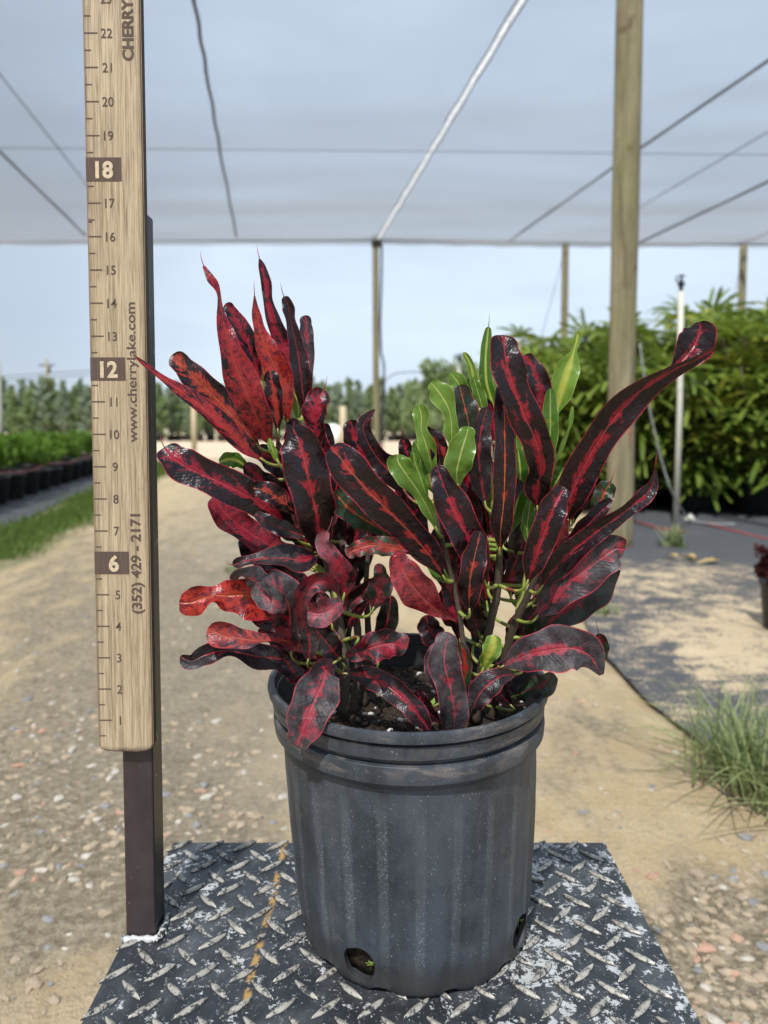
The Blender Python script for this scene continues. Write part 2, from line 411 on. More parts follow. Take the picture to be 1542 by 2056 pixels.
def cable(pxs, r, label, name='roof_cable', h=CH - 0.05, ext=True, mat=None, wob=0):
    q = [PH(a, b, h) for a, b in pxs]
    if ext:
        d = (q[0] - q[-1]).normalized(); q = [q[0] + d * 5] + q
    pts = []
    for a, b in zip(q[:-1], q[1:]):
        for k in range(16): pts.append(a.lerp(b, k / 16) + Vector((wob * math.sin(k * .9 + a.x), 0, 0)))
    pts.append(q[-1]); bm = bmesh.new(); tube(bm, pts, r, 8)
    o = obj(name, bm, mat or M_wire); tag(o, label, 'cable', 'cables under the shade roof'); return o
cable([(390, 0), (418, 165), (445, 320), (475, 476)], 0.017, 'dark steel cable under the roof just right of the ruler, slightly bent', wob=.006)
cable([(-160, 160), (0, 305), (172, 473)], 0.017, 'dark cable crossing the lower left corner of the shade roof')
cable([(1700, 14), (1542, 122), (1285, 298), (1022, 484)], 0.016, 'dark cable passing behind the thick wooden post from upper right')
cable([(1800, 243), (1542, 365), (1285, 487)], 0.020, 'lower of the dark cables right of the thick post')
cable([(-60, 75), (0, 150), (200, 403)], 0.007, 'faint thin line in the cloth left of the ruler')
cable([(1700, 175), (1542, 265), (1260, 430)], 0.007, 'faint thin line in the cloth between the two dark cables right of the thick post')
cable([(-400, 292), (0, 297), (771, 303), (1542, 311), (2000, 316)], 0.0045, 'thin crosswise line running the width of the roof', ext=False)
cable([(-400, 483), (0, 486), (350, 483), (771, 482), (1130, 487), (1542, 492), (2000, 498)], 0.020, 'dark cable holding the far edge of the shade roof', ext=False, h=CH - .02)
cable([(771, 488), (900, 491), (1130, 492), (1542, 499), (2000, 505)], 0.005, 'thin wire strung just below the far edge of the roof', ext=False, h=CH - .09)

def post(name, px_base, py_base, px_top, w_px, label, D=None, top=CH + .02, parts=()):
    b = PH(px_base, py_base, 0) if D is None else P(px_base, 900, D)
    b.z = -0.05; D = b.y; r = w_px / 2 / F * (D)
    t = P(px_top, 480, D); t.z = 0; tilt = (px_top - px_base) / F * D
    root = empty(name, (b.x, b.y, 0)); bm = bmesh.new()
    N = 40; pts = []; rad = []
    for k in range(N + 1):
        h = -0.05 + (top + .05) * k / N
        pts.append(Vector((tilt * h / top + .004 * mn.noise(Vector((h, b.x, 0))), 0.004 * mn.noise(Vector((h, 5, b.x))), h))); rad.append(r * (1.0 + .05 * mn.noise(Vector((h * 1.3, 2, b.x))) - 0.03 * k / N))
    tube(bm, pts, rad, 20); o = obj('pole', bm, M_post, root)
    tag(root, label, 'post', 'wooden posts of the shade house'); return root, r
# front thick post: leans slightly so its top sits a little right
fb = PH(1242, 1096, 0)
front, fr_ = post('wooden_post', 1242, 1096, 1246, 52, 'thick weathered wooden post right of the plant, foot on black ground fabric')
bm = bmesh.new()
for k in range(1):
    pts = []
    for i in range(9): pts.append(Vector((math.sin(-.25 + .02 * i) * (fr_ + .001) , -math.cos(-.25) * (fr_ + .001), 1.06 + .02 * i)))
pts = [Vector((math.sin(a) * (fr_ + .001), -math.cos(a) * (fr_ + .001), h)) for a, h in ((.42, .62), (.40, .66), (.46, .70), (.40, .75), (.44, .80), (.36, .70), (.50, .66))]
tube(bm, pts, 0.0035, 5); obj('red_paint_mark', bm, M_redtape, front)
pts = [Vector((math.sin(a) * (fr_ + .004), -math.cos(a) * (fr_ + .004), h)) for a, h in ((-.9, 2.5), (-.8, 2.3), (-.55, 2.05), (-.3, 1.85), (-.2, 1.6))]
bm = bmesh.new(); tube(bm, pts, 0.002, 5); obj('guy_wire', bm, M_wire, front)
D1 = PH(755, 483, CH).y; D3 = PH(1130, 487, CH).y; D4 = PH(1482, 495, CH).y
mid, r_ = post('wooden_post', 756, 0, 754, 13, 'slim far post near the middle, black hose tied down its right side', D=D1)
bm = bmesh.new(); pts = [Vector((r_ + .01 + .03 * abs(math.sin(h * 1.1)) + (.05 if 1.2 < h < 2.2 else 0), -.02, h)) for h in [4.45 - .2 * i for i in range(23)]]
tube(bm, pts, 0.022, 8); obj('hose', bm, M_black, mid)
bm = bmesh.new(); tube(bm, [Vector((0, 0, CH - .12)), Vector((0, 0, CH + .08))], .10, 12); obj('post_cap', bm, M_wire, mid)
m2, r2 = post('wooden_post', 1129, 0, 1130, 14, 'slim far post between the middle post and the thick post, rising out of palms', D=D3)
m3, r3 = post('wooden_post', 1480, 0, 1482, 15, 'slim far post at the right, standing in the tall palms', D=D4)
for rt, dx in ((m2, -.9), (m3, -.75)):
    bm = bmesh.new(); tube(bm, [Vector((0, -.05, CH - .1)), Vector((dx, -.4, 1.2))], .006, 5); obj('guy_wire', bm, M_wire, rt)

# ---- sprinkler risers
def riser(px, top, D, label, w=9):
    b = P(px, top, D); root = empty('sprinkler_riser', (b.x, b.y, 0)); H = b.z; r = w / 2 / F * D
    bm = bmesh.new(); tube(bm, [(0, 0, 0), (0.01, 0, H * .5), (0, 0, H - .12)], r, 12); obj('riser_pipe', bm, M_pvc, root)
    bm = bmesh.new(); tube(bm, [(0, 0, H - .125), (0, 0, H - .08), (0, 0, H - .079), (0, 0, H - .045), (0, 0, H - .04), (0, 0, H)], [r * .7, r * .7, r * 1.3, r * 1.1, r * .5, r * .35], 10)
    tube(bm, [(-r * 1.7, 0, H - .05), (-r * 1.7, 0, H - .015), (0, 0, H), (r * 1.4, 0, H - .01)], r * .3, 6)
    obj('sprinkler_head', bm, M_black, root); tag(root, label, 'sprinkler', 'overhead sprinklers on pvc risers')
riser(1368, 552, 5.2, 'white plastic pipe with black sprinkler head in front of palms, right of thick post', 11)
riser(922, 712, 11.5, 'distant white sprinkler pipe just left of the green leaves', 8)
bm = bmesh.new()
pts = [P(770, 770, 16), P(790, 752, 16), P(830, 747, 16), P(930, 745, 16.2), P(1050, 744, 16.5)]
pts = [Vector(q) for q in spline([tuple(p) for p in pts], 24)]
tube(bm, [Vector((pts[0].x, pts[0].y, 0))] + pts, .012, 6); tag(obj('irrigation_hose', bm, M_black), 'thin black hose arching right from the slim middle post', 'hose')

# ---- anchored guy line at right of the thick post
a = Vector((fb.x + .16, fb.y + .05, 2.05)); e = PH(1385, 1052, 0) + Vector((0, 0, .03))
root = empty('anchored_guy_line', (e.x, e.y, 0)); o = []
bm = bmesh.new(); pts = [P(1285, 690, fb.y + .1), P(1300, 800, fb.y + .12), P(1330, 930, fb.y + .2), P(1355, 1000, fb.y + .3), e]
pts = [Vector(q) for q in spline([tuple(p) for p in pts], 20)]; tube(bm, pts, .0055, 6); o.append(obj('wire', bm, flat_mat('pale_wire', (.35, .36, .35), .5), root))
bm = bmesh.new(); tube(bm, [e + Vector((-.04, 0, .0)), e + Vector((.0, -.01, .02)), e + Vector((.04, 0, .0))], [.012, .03, .012], 8); o.append(obj('anchor_plug', bm, M_pvc, root))
bm = bmesh.new(); pts = [e, e + Vector((.05, -.1, -.005)), e + Vector((.13, -.18, -.005)), e + Vector((.26, -.18, -.005))]
tube(bm, [Vector(q) for q in spline([tuple(p) for p in pts], 12)], .006, 6); o.append(obj('loose_end', bm, bpy.data.materials['pale_wire'], root))
rebase(root, *o); tag(root, 'pale wire slanting down to a white plug on the black fabric', 'guy line')
# red marking strings on the fabric
for pts_, lab in (([(1272, 1045), (1320, 1060), (1375, 1068)], 'short red marking string by the foot of the thick post'), ([(1395, 1046), (1450, 1060), (1542, 1083), (1640, 1110)], 'long red marking string running off to the right')):
    bm = bmesh.new(); tube(bm, [PH(x, y, .014) for x, y in pts_], .008, 6); tag(obj('marking_string', bm, M_redtape), lab, 'string')
for (px, py, s_, lab, yc) in ((1398, 1122, .10, 'dry yellow leaf litter on the black fabric', None),):
    bm = bmesh.new(); c0 = PH(px, py, .02); rng = random.Random(3)
    for k in range(5):
        u = Vector((rng.uniform(-1, 1), rng.uniform(-1, 1), .1)).normalized() * s_ * .7; w = Vector((-u.y, u.x, 0)) * .3
        cc = c0 + Vector((rng.uniform(-.1, .1), rng.uniform(-.12, .12), 0))
        q = [bm.verts.new(cc - u), bm.verts.new(cc + w + Vector((0, 0, .015))), bm.verts.new(cc + u), bm.verts.new(cc - w + Vector((0, 0, .01)))]; bm.faces.new(q)
    tag(obj('dry_leaves', bm, flat_mat('dry_leaf', (.5, .36, .14), .8)), lab, 'dry leaves')

# ================================================================== VEGETATION
def lt_layer(bm): return bm.verts.layers.float.new('tint')
# conical nursery tree
def tree_crown(seed, h=3.0, w=0.95, n=4200, taper=1.0):
    rng = random.Random(seed); bm = bmesh.new(); lt = lt_layer(bm)
    br = []
    for k in range(46):
        z = .35 + (h - .45) * (k / 46) ** .9; a = rng.uniform(0, 6.28); L = w * .5 * (1 - ((z - .3) / (h - .3)) ** 1.5 * .93) * rng.uniform(.7, 1.15)
        br.append((Vector((0, 0, z)), Vector((math.cos(a) * L, math.sin(a) * L, L * .9 + .05)), rng.uniform(.1, .9)))
    for k in range(n):
        o, d, tn = rng.choice(br); t = rng.random() ** .6
        c = o + d * t + rv(rng) * (.10 * w); u = (rv(rng) + Vector((0, 0, .8)) + d.normalized() * .6).normalized() * rng.uniform(.045, .09)
        x = u.cross(rv(rng)).normalized() * rng.uniform(.014, .028)
        quad(bm, lt, c, u, x, min(1, max(0, tn * .6 + rng.uniform(0, .4))))
    return bm
def trunk_bm(h, r):
    bm = bmesh.new(); tube(bm, [(0, 0, 0), (0.01, 0, h * .3), (-.01, .01, h * .6), (0, 0, h)], [r, r * .8, r * .55, r * .2], 8); return bm
protos = []
for s_, m_, h_ in ((1, M_tree, 3.0), (2, M_tree2, 2.9), (3, M_tree, 2.7), (4, M_tree2, 3.1)):
    t = empty('nursery_tree'); obj('crown', tree_crown(s_, h_), m_, t, smooth=False); obj('trunk', trunk_bm(h_ * .85, .035), M_bark, t)
    bm = bmesh.new(); tube(bm, [(0, 0, 0), (0, 0, .3), (0, 0, .301), (0, 0, .33)], [.17, .2, .215, .215], 14); obj('pot', bm, M_black, t)
    protos.append(t)
tl_lab = ['narrow young tree in the far row, blurred, soft green', 'narrow grey-green young tree in the far row, blurred']
used = set(); rng = random.Random(11)
def put(pr, x, y, s_, rz, label, cat, group, used):
    if id(pr) in used: o = copy_tree(pr)
    else: o = pr; used.add(id(pr))
    o.location = (x, y, 0); o.scale = (s_[0], s_[0], s_[1]); o.rotation_euler = (0, 0, rz)
    return tag(o, label, cat, group)
k = 0
for row, (D0, n0) in enumerate(((36, 62), (39, 56))):
    for i in range(n0):
        px = -140 + i * (1300 / n0) + rng.uniform(-6, 6); D = D0 + rng.uniform(-.6, .6) + (px / 1542) * 3
        x = (px - CX) / F * D; q = k % 4; k += 1
        put(protos[q], x, D, (rng.uniform(1.05, 1.45), rng.uniform(.88, 1.14) * (1.05 if row else 1)), rng.uniform(0, 6), tl_lab[q % 2], 'tree', 'young trees in the far rows', used)
# far hedge mass closing the view behind the rows
bm = bmesh.new(); lt = lt_layer(bm)
for i in range(9000):
    x = rng.uniform(-40, 60); y = 46 + rng.uniform(-1.5, 1.5); z = rng.random() ** .8 * (2.7 + .5 * mn.noise(Vector((x * .8, 0, 0))))
    u = rv(rng).normalized() * .28; w_ = u.cross(rv(rng)).normalized() * .16; quad(bm, lt, Vector((x, y, z)), u, w_, rng.uniform(0, .7))
struct(tag(obj('far_woodland', bm, M_tree, smooth=False), 'dense green belt of trees closing the view behind the far rows', 'woodland'), 'stuff')
# taller broadleaf trees just left of the palms
def bush_crown(seed, rx, rz, z0, n, leaf=.07, fl=.4):
    rng = random.Random(seed); bm = bmesh.new(); lt = lt_layer(bm)
    cl = [(Vector((rng.uniform(-1, 1) * rx, rng.uniform(-1, 1) * rx, z0 + rng.uniform(-.6, 1) * rz)), rng.uniform(.25, .5) * rx, rng.random()) for _ in range(26)]
    for k in range(n):
        c0, r0, tn = rng.choice(cl); c = c0 + rv(rng) * r0 * 1.1; u = (rv(rng) + Vector((0, 0, .5))).normalized() * leaf * rng.uniform(.6, 1.2)
        quad(bm, lt, c, u, u.cross(rv(rng)).normalized() * leaf * fl, min(1, tn * .55 + rng.uniform(0, .45)))
    return bm
for (px, D, h_, sd, lab) in ((905, 22, 2.9, 1, 'taller leafy tree just left of the palms, behind the green leaves'), (985, 21, 2.5, 2, 'leafy tree behind the tall round-tipped red leaf'), (850, 30, 2.7, 3, 'rounded dark tree at the right end of the far rows')):
    x = (px - CX) / F * D; t = empty('broadleaf_tree', (x, D, 0))
    obj('crown', bush_crown(sd, h_ * .26, h_ * .34, h_ * .60, 2600, .11), M_tree, t, smooth=False); obj('trunk', trunk_bm(h_ * .7, .05), M_bark, t); tag(t, lab, 'tree')
# left rows of potted shrubs
sp = []
for s_ in (21, 22, 23):
    t = empty('potted_shrub'); bm = bush_crown(s_, .17, .13, .47, 900, .035, .45); obj('foliage', bm, M_shrub, t, smooth=False)
    obj('stem', trunk_bm(.42, .012), M_bark, t)
    bm = bmesh.new(); tube(bm, [(0, 0, 0), (0, 0, .24), (0, 0, .241), (0, 0, .27)], [.125, .15, .16, .16], 18); obj('pot', bm, M_black, t); sp.append(t)
used = set(); k = 0
for row in range(5):
    for i in range(16):
        q = fab(-1.8 + i * .52 + (row % 2) * .2, -.16 - row * .42)
        s_ = rng.uniform(.92, 1.08); k += 1
        put(sp[k % 3], q.x, q.y, (s_ * (.97 if row else 1), s_ * 1.0), rng.uniform(0, 6), 'low bright green shrub in a black pot, one of the block left of the ruler', 'potted shrub', 'potted shrubs in rows left of the ruler', used)
bm = bmesh.new(); pts = [fab(-1.5 + .5 * i, .015) + Vector((0, 0, .31 - .02 * math.sin(i * 1.7))) for i in range(17)]; tube(bm, pts, .006, 5)
tag(obj('marking_string', bm, flat_mat('pink_string', (.40, .12, .13), .7)), 'thin pink string tied along the front row of potted shrubs', 'string')
# verge grass
bm = bmesh.new(); lt = lt_layer(bm)
for i in range(26000):
    a_ = rng.uniform(-2.8, 9); l_ = VG - mn.noise(fab(a_, VG) * .9) * .16 + rng.gauss(0, .13)
    c0 = fab(a_, l_); h_ = rng.uniform(.015, .045); u = Vector((rng.uniform(-.5, .5), rng.uniform(-.5, .5), 1)) * h_; w_ = Vector((rng.uniform(-1, 1), rng.uniform(-1, 1), 0)).normalized() * .005
    quad(bm, lt, c0 + Vector((0, 0, h_ * .6)), u, w_, rng.random())
struct(tag(obj('grass', bm, M_grass, smooth=False), 'green grass verge between the dirt road and the potted shrubs', 'grass'), 'stuff')

# palms: canes with fans of blunt leaflets
def palm(seed, h):
    rng = random.Random(seed); t = empty('potted_palm'); bm = bmesh.new(); lt = lt_layer(bm); bs = bmesh.new()
    tops = []
    for c_ in range(13):
        a = rng.uniform(0, 6.28); r0 = rng.uniform(0, .17); L = h * rng.uniform(.55, 1.0); lean = Vector((math.cos(a), math.sin(a), 0)) * rng.uniform(.02, .26)
        b = Vector((math.cos(a) * r0, math.sin(a) * r0, .30)); top = b + Vector((0, 0, L - .35)) + lean
        midp = b.lerp(top, .5) + lean * -.15; tube(bs, [b, midp, top], [.014, .012, .009], 6, cap=False)
        for f_ in range(14):
            u_ = rng.uniform(.0, 1.0) ** .75; base = b.lerp(top, u_)
            az = rng.uniform(0, 6.28); el = rng.uniform(-.35, 1.25) * (.4 + .6 * u_)
            d = Vector((math.cos(az) * math.cos(el), math.sin(az) * math.cos(el), math.sin(el)))
            pl = rng.uniform(.14, .28); hub = base + d * pl; tube(bs, [base, hub], [.004, .003], 4, cap=False)
            side = d.cross(Vector((0, 0, 1))); side = side.normalized() if side.length > .05 else Vector((1, 0, 0))
            nl = rng.randint(6, 9); tint = min(.88, rng.random() ** 1.4 * .6 + .35 * u_); 
            if rng.random() < .05: tint = .97
            for i in range(nl):
                s_ = -1 + 2 * i / (nl - 1); ang = s_ * 1.55
                ld = (d * math.cos(ang) + side * math.sin(ang)).normalized(); LL = rng.uniform(.26, .42) * (1 - .18 * abs(s_)); wd = .0195
                nor = ld.cross(d.cross(side)).normalized() if ld.cross(d.cross(side)).length > .01 else side
                prev = None; drop = rng.uniform(.08, .6)
                for q, (tt, ww) in enumerate(((0, .3), (.35, 1), (.75, 1.05), (1, .55))):
                    cc = hub + ld * LL * tt + Vector((0, 0, -drop * LL * tt * tt))
                    pr = [bm.verts.new(cc - nor * wd * ww), bm.verts.new(cc + nor * wd * ww)]
                    for z in pr: z[lt] = max(0, min(1, tint + rng.uniform(-.06, .06))) if tint < .9 else tint
                    if prev: bm.faces.new((prev[0], prev[1], pr[1], pr[0]))
                    prev = pr
    obj('fronds', bm, M_palm, t, smooth=False); obj('canes', bs, M_cane, t)
    bm = bmesh.new(); tube(bm, [(0, 0, 0), (0, 0, .29), (0, 0, .291), (0, 0, .32), (0, 0, .315), (0, 0, .28)], [.17, .205, .22, .22, .2, .19], 24); obj('pot', bm, M_black, t)
    return t
pp = [palm(31, 1.5), palm(32, 1.62), palm(33, 1.4), palm(34, 1.7)]
used = set()
spots = [(1085, 7.1, 1.0, 0), (1140, 6.5, 1.03, 2), (1195, 7.4, 1.12, 1), (1275, 6.4, .98, 0), (1330, 7.0, 1.1, 3), (1395, 6.2, .97, 2), (1465, 6.6, 1.14, 1), (1430, 7.6, 1.3, 3), (1530, 6.0, 1.02, 3), (1545, 7.3, 1.28, 0), (1245, 7.9, 1.15, 3), (1620, 6.2, 1.1, 1), (1110, 8.6, 1.15, 1), (1160, 9.2, 1.2, 3), (1700, 7.0, 1.2, 2), (1330, 8.6, 1.25, 2), (1790, 6.1, 1.1, 0), (1500, 8.6, 1.35, 1), (1225, 6.9, .95, 2)]
labs = ['fan-leaved palm in a black pot in the crowded group', ]
names = {0: 'leftmost palm of the group, between the pale green leaves and the second slim post', 1: 'palm just left of the thick post, pot near its foot', 3: 'palm just right of the thick post, behind the slanting guy wire', 5: 'palm behind the white sprinkler pipe', 8: 'palm with drooping yellowish fans at the right edge, front of the group', 6: 'tall palm between the sprinkler pipe and the right edge'}
for i, (px, D, s_, q) in enumerate(spots):
    put(pp[q], (px - CX) / F * D, D, (s_, s_ * .98), rng.uniform(0, 6), names.get(i, 'tall green palm further back in the crowded group behind the thick post'), 'palm', 'potted palms behind the thick post', used)
# weeds
def weed(name, px, py, n, L, label, spread=1.0, broad=.0035, seed=0):
    c0 = PH(px, py, 0); rng = random.Random(seed); bm = bmesh.new(); lt = lt_layer(bm)
    for i in range(n):
        a = rng.uniform(0, 6.28); b = Vector((rng.gauss(0, .035 * spread), rng.gauss(0, .035 * spread), 0)); l_ = L * rng.uniform(.45, 1.1); out = rng.uniform(.15, 1.1) * spread
        d = Vector((math.cos(a), math.sin(a), 0)); prev = None; tn = rng.random(); sd = Vector((-d.y, d.x, 0))
        for k in range(7):
            t = k / 6; p = b + d * out * l_ * t ** 1.3 + Vector((0, 0, l_ * (t - .55 * out * t * t)))
            w_ = broad * (1 - t) ** .6 + .0002
            pr = [bm.verts.new(p - sd * w_), bm.verts.new(p + sd * w_)]
            for z in pr: z[lt] = tn
            if prev: bm.faces.new((prev[0], prev[1], pr[1], pr[0]))
            prev = pr
    o = obj(name, bm, M_weed, smooth=False); o.location = (c0.x, c0.y, .003); return tag(o, label, 'weed')
weed('grass_clump', 1490, 1570, 210, .27, 'wispy green grass clump growing at the edge of the black fabric, right', 1.15, .0026, 5)
weed('grass_clump', 1600, 1640, 90, .26, 'grass clump cut by the right edge of the picture', 1.2, .0026, 6)
weed('weed', 1352, 1100, 40, .17, 'small weed sprouting beside the thick post', .8, .012, 7)
weed('weed', 1212, 1232, 26, .07, 'tiny green weed at the fabric edge behind the big curled leaf', .8, .006, 8)
weed('weed', 470, 1148, 30, .05, 'tiny green weed on the dirt road', .8, .006, 9)
# ---- black pot cut by the right edge
cpx = PH(1572, 1262, 0); t = empty('nursery_pot', (cpx.x, cpx.y, 0)); bm = bmesh.new()
tube(bm, [(0, 0, 0), (0, 0, .30), (0, 0, .301), (0, 0, .335), (0, 0, .33), (0, 0, .26)], [.12, .145, .155, .157, .145, .14], 32); obj('pot_body', bm, M_black, t)
bm = bush_crown(77, .12, .10, .42, 700, .035, .5); obj('plant', bm, leafy_mat('dark_red_foliage', (.02, .004, .006, 1), (.10, .02, .02, 1)), t, smooth=False)
t.scale = (.55, .55, .55); tag(t, 'black nursery pot with a dark plant cut off by the right edge', 'potted plant')
# ---- far posts, poles, wires
def simple_post(name, px, D, h, r, mat, label, cat):
    x = (px - CX) / F * D; bm = bmesh.new(); tube(bm, [(0, 0, 0), (0, 0, h * .5), (0, 0, h - .02), (0, 0, h)], [r, r, r * .97, r * .7], 12); o = obj(name, bm, mat); o.location = (x, D, 0); return tag(o, label, cat)
simple_post('pale_post', 390, 22, 1.75, .085, M_palepost, 'pale blurred wooden post at the far row, just right of the ruler', 'post')
simple_post('pale_post', 689, 20, 1.35, .10, M_palepost, 'pale blurred wooden post beside the white tank', 'post')
simple_post('pvc_stake', 0, 12, 1.9, .05, M_pvc, 'white plastic stake at the left edge above the shrubs', 'stake')
for px, D, h_, lab in ((98, 90, 9.5, 'distant utility pole above the trees left of the ruler'),):
    x = (px - CX) / F * D; t = empty('utility_pole', (x, D, 0)); bm = bmesh.new(); tube(bm, [(0, 0, 0), (0, 0, h_)], [.2, .14], 10); obj('pole', bm, M_post, t)
    bm = bmesh.new(); box(bm, (-1, -.08, h_ - .9), (1, .08, h_ - .7)); tube(bm, [(.3, 0, h_ - 1.8), (.3, 0, h_ - .95)], .2, 8); obj('crossarm', bm, M_wire, t); tag(t, lab, 'utility pole')
bm = bmesh.new()
for zz in (0, .35): tube(bm, [P(-700, 775, 60) + Vector((0, 0, zz)), P(0, 764, 60) + Vector((0, 0, zz)), P(190, 752, 60) + Vector((0, 0, zz))], .035, 5)
tube(bm, [P(190, 752, 60) , P(300, 744, 60)], .035, 5)
tag(obj('overhead_wire', bm, M_wire), 'pair of thin overhead wires above the far trees at left', 'wire')
x = (668 - CX) / F * 24; t = empty('water_tank', (x, 24, 0)); bm = bmesh.new()
tube(bm, [(0, 0, .1), (0, 0, .55), (0, 0, .75), (0, 0, .85)], [.34, .36, .28, .1], 20); obj('tank_body', bm, flat_mat('white_tank_plastic', (.75, .75, .72), .5), t)
bm = bmesh.new(); tube(bm, [(0, 0, .85), (0, 0, .92)], .09, 12); obj('cap', bm, M_wire, t)
bm = bmesh.new(); box(bm, (-.4, -.4, 0), (.4, .4, .1)); obj('stand', bm, M_palepost, t, smooth=False); tag(t, 'small white tank far away between the two plant clumps', 'tank')

# ---- loose stones on the dirt
stone_m = []
for cc, nm in (((.46, .41, .34), 'pale_stone'), ((.24, .23, .22), 'grey_stone'), ((.42, .25, .17), 'pink_stone'), ((.36, .28, .19), 'brown_stone')): stone_m.append(flat_mat(nm, cc, .85, 0, .25, 60))
bm = bmesh.new(); rng = random.Random(5)
_t = bmesh.new(); bmesh.ops.create_icosphere(_t, subdivisions=1, radius=1.0); _t.verts.ensure_lookup_table()
ICO_V = [v_.co.copy() for v_ in _t.verts]; ICO_F = [[v_.index for v_ in f.verts] for f in _t.faces]; _t.free()
def pebble(bm, c, r, mi, rng):
    a = rng.uniform(0, 6.28); sx, sy, sz = r * rng.uniform(.8, 1.5), r * rng.uniform(.6, 1), r * rng.uniform(.4, .75); vs = []
    for co in ICO_V:
        k = co * (1 + rng.uniform(-.22, .22)); x, y = k.x * sx, k.y * sy
        vs.append(bm.verts.new(Vector((x * math.cos(a) - y * math.sin(a), x * math.sin(a) + y * math.cos(a), k.z * sz)) + c))
    for f in ICO_F: bm.faces.new([vs[q] for q in f]).material_index = mi
cnt = 0
while cnt < 7500:
    if rng.random() < .6: px, py = rng.uniform(-80, 700), rng.uniform(1080, 2056)
    else: px, py = rng.uniform(1050, 1600), rng.uniform(1250, 2056)
    d_ = .9 * blob(px, py, 0, 150, 1600, 450, 230) + .25 * blob(px, py, 0, 300, 1300, 500, 420) + 1.0 * blob(px, py, 0, 1480, 1900, 320, 260) + .14
    if px > 1180 and py < 1300 + (px - 1200) * .85: continue
    if rng.random() > d_: continue
    p = PH(px, py, 0); r = (rng.random() ** 7 * .0095 + .0011) * (1 + .2 * p.y)
    mi = rng.choices((0, 1, 2, 3), (.16, .12, .05, .67) if px < 800 else (.06, .07, .07, .80))[0]
    p.z = mn.noise(p * 1.7) * .018 + mn.noise(p * 6) * .007 - .02 + r * .12; pebble(bm, p, r, mi, rng); cnt += 1
struct(tag(obj('gravel', bm, stone_m, smooth=False), 'loose pale, grey and pinkish stones scattered over the dirt', 'gravel'), 'stuff')

# ================================================================== STEEL PLATE
PZ = HC - 16.6 * IN
PX0, PX1, PY0, PY1 = -8.45 * IN, 8.85 * IN, 9 * IN, 27.1 * IN
n = NM('worn_black_painted_steel'); v = n.coord('Object')
a = n.noise(v, 52, 7, .76, .25); b = n.noise(v, 300, 4, .75); w_ = n.noise(v, 9, 3, .5); sc = n.noise(n.coord('Object', (300, 40, 1)), 1, 3, .6, 1.2)
thr = n.math('ADD', n.math('MULTIPLY', a, .62), n.math('MULTIPLY', b, .28))
sx = n.new('SeparateXYZ'); n.l.new(v, sx.inputs[0])
thr = n.math('ADD', thr, n.math('MULTIPLY', n.math('SUBTRACT', w_, .5), .20))
thr = n.math('ADD', thr, n.math('MULTIPLY', n.step(sx.outputs[0], .02, .16), .035))
chip = n.math('MAXIMUM', n.step(thr, .508, .522), n.math('MULTIPLY', n.step(n.noise(v, 300, 3, .8), .62, .65), .6))
dust = n.step(n.noise(v, 30, 4), .4, .75)
base = n.mix(dust, (0.022, 0.025, 0.030, 1), (0.075, 0.08, 0.088, 1))
base = n.mix(n.math('MULTIPLY', n.step(w_, .55, .7), .5), base, (0.14, 0.12, 0.10, 1))
chipc = n.mix(n.noise(v, 120, 3), (0.34, 0.34, 0.33, 1), (0.62, 0.63, 0.62, 1))
c = n.mix(chip, base, chipc)
scr = n.math('MULTIPLY', n.step(sc, .72, .76), .4); c = n.mix(scr, c, (0.5, 0.5, 0.5, 1))
yd = n.math('ABSOLUTE', n.math('SUBTRACT', n.math('ADD', sx.outputs[0], n.math('MULTIPLY', n.noise(n.coord('Object', (1, 14, 1)), 1, 3), .016)), -.1005 + .008))
ym = n.math('MULTIPLY', n.step(yd, .0038, .0012), n.step(n.noise(v, 60, 4, .7), .42, .52))
ym = n.math('MULTIPLY', ym, n.step(n.noise(n.coord('Object', (.1, 22, .1)), 1, 1), .42, .52))
c = n.mix(n.math('MULTIPLY', ym, .85), c, (0.50, 0.29, 0.07, 1))
M_plate = n.bsdf(c, n.math('ADD', .34, n.math('MULTIPLY', a, .25)), 0.1, .6, n.bump(n.math('ADD', n.math('MULTIPLY', chip, -.3), n.math('MULTIPLY', b, .4)), .35, .0006))
n = NM('worn_tread_lug'); v = n.coord('Object'); z_ = n.new('SeparateXYZ'); n.l.new(v, z_.inputs[0])
hh = n.step(z_.outputs[2], PZ + .0003, PZ + .0011)
wr = n.step(n.math('ADD', n.math('MULTIPLY', n.noise(v, 130, 6, .8), .95), n.math('MULTIPLY', hh, .20)), .60, .70)
c = n.mix(wr, (0.035, 0.037, 0.04, 1), n.mix(n.noise(v, 90, 3), (0.30, 0.27, 0.22, 1), (0.64, 0.60, 0.52, 1)))
M_lug = n.bsdf(c, .42, n.math('MULTIPLY', wr, .35), .5, n.bump(n.noise(v, 400, 3), .3, .0004))
t = empty('steel_plate_platform', (0, 18 * IN, 0)); parts = []
bm = bmesh.new(); box(bm, (PX0, PY0, PZ - .006), (PX1, PY1, PZ), 0, .0012); parts.append(obj('plate', bm, M_plate, t, smooth=False))
bm = bmesh.new(); sp_ = 1.29 * IN; rng = random.Random(9)
j = 0; y = PY1 - .30 * IN
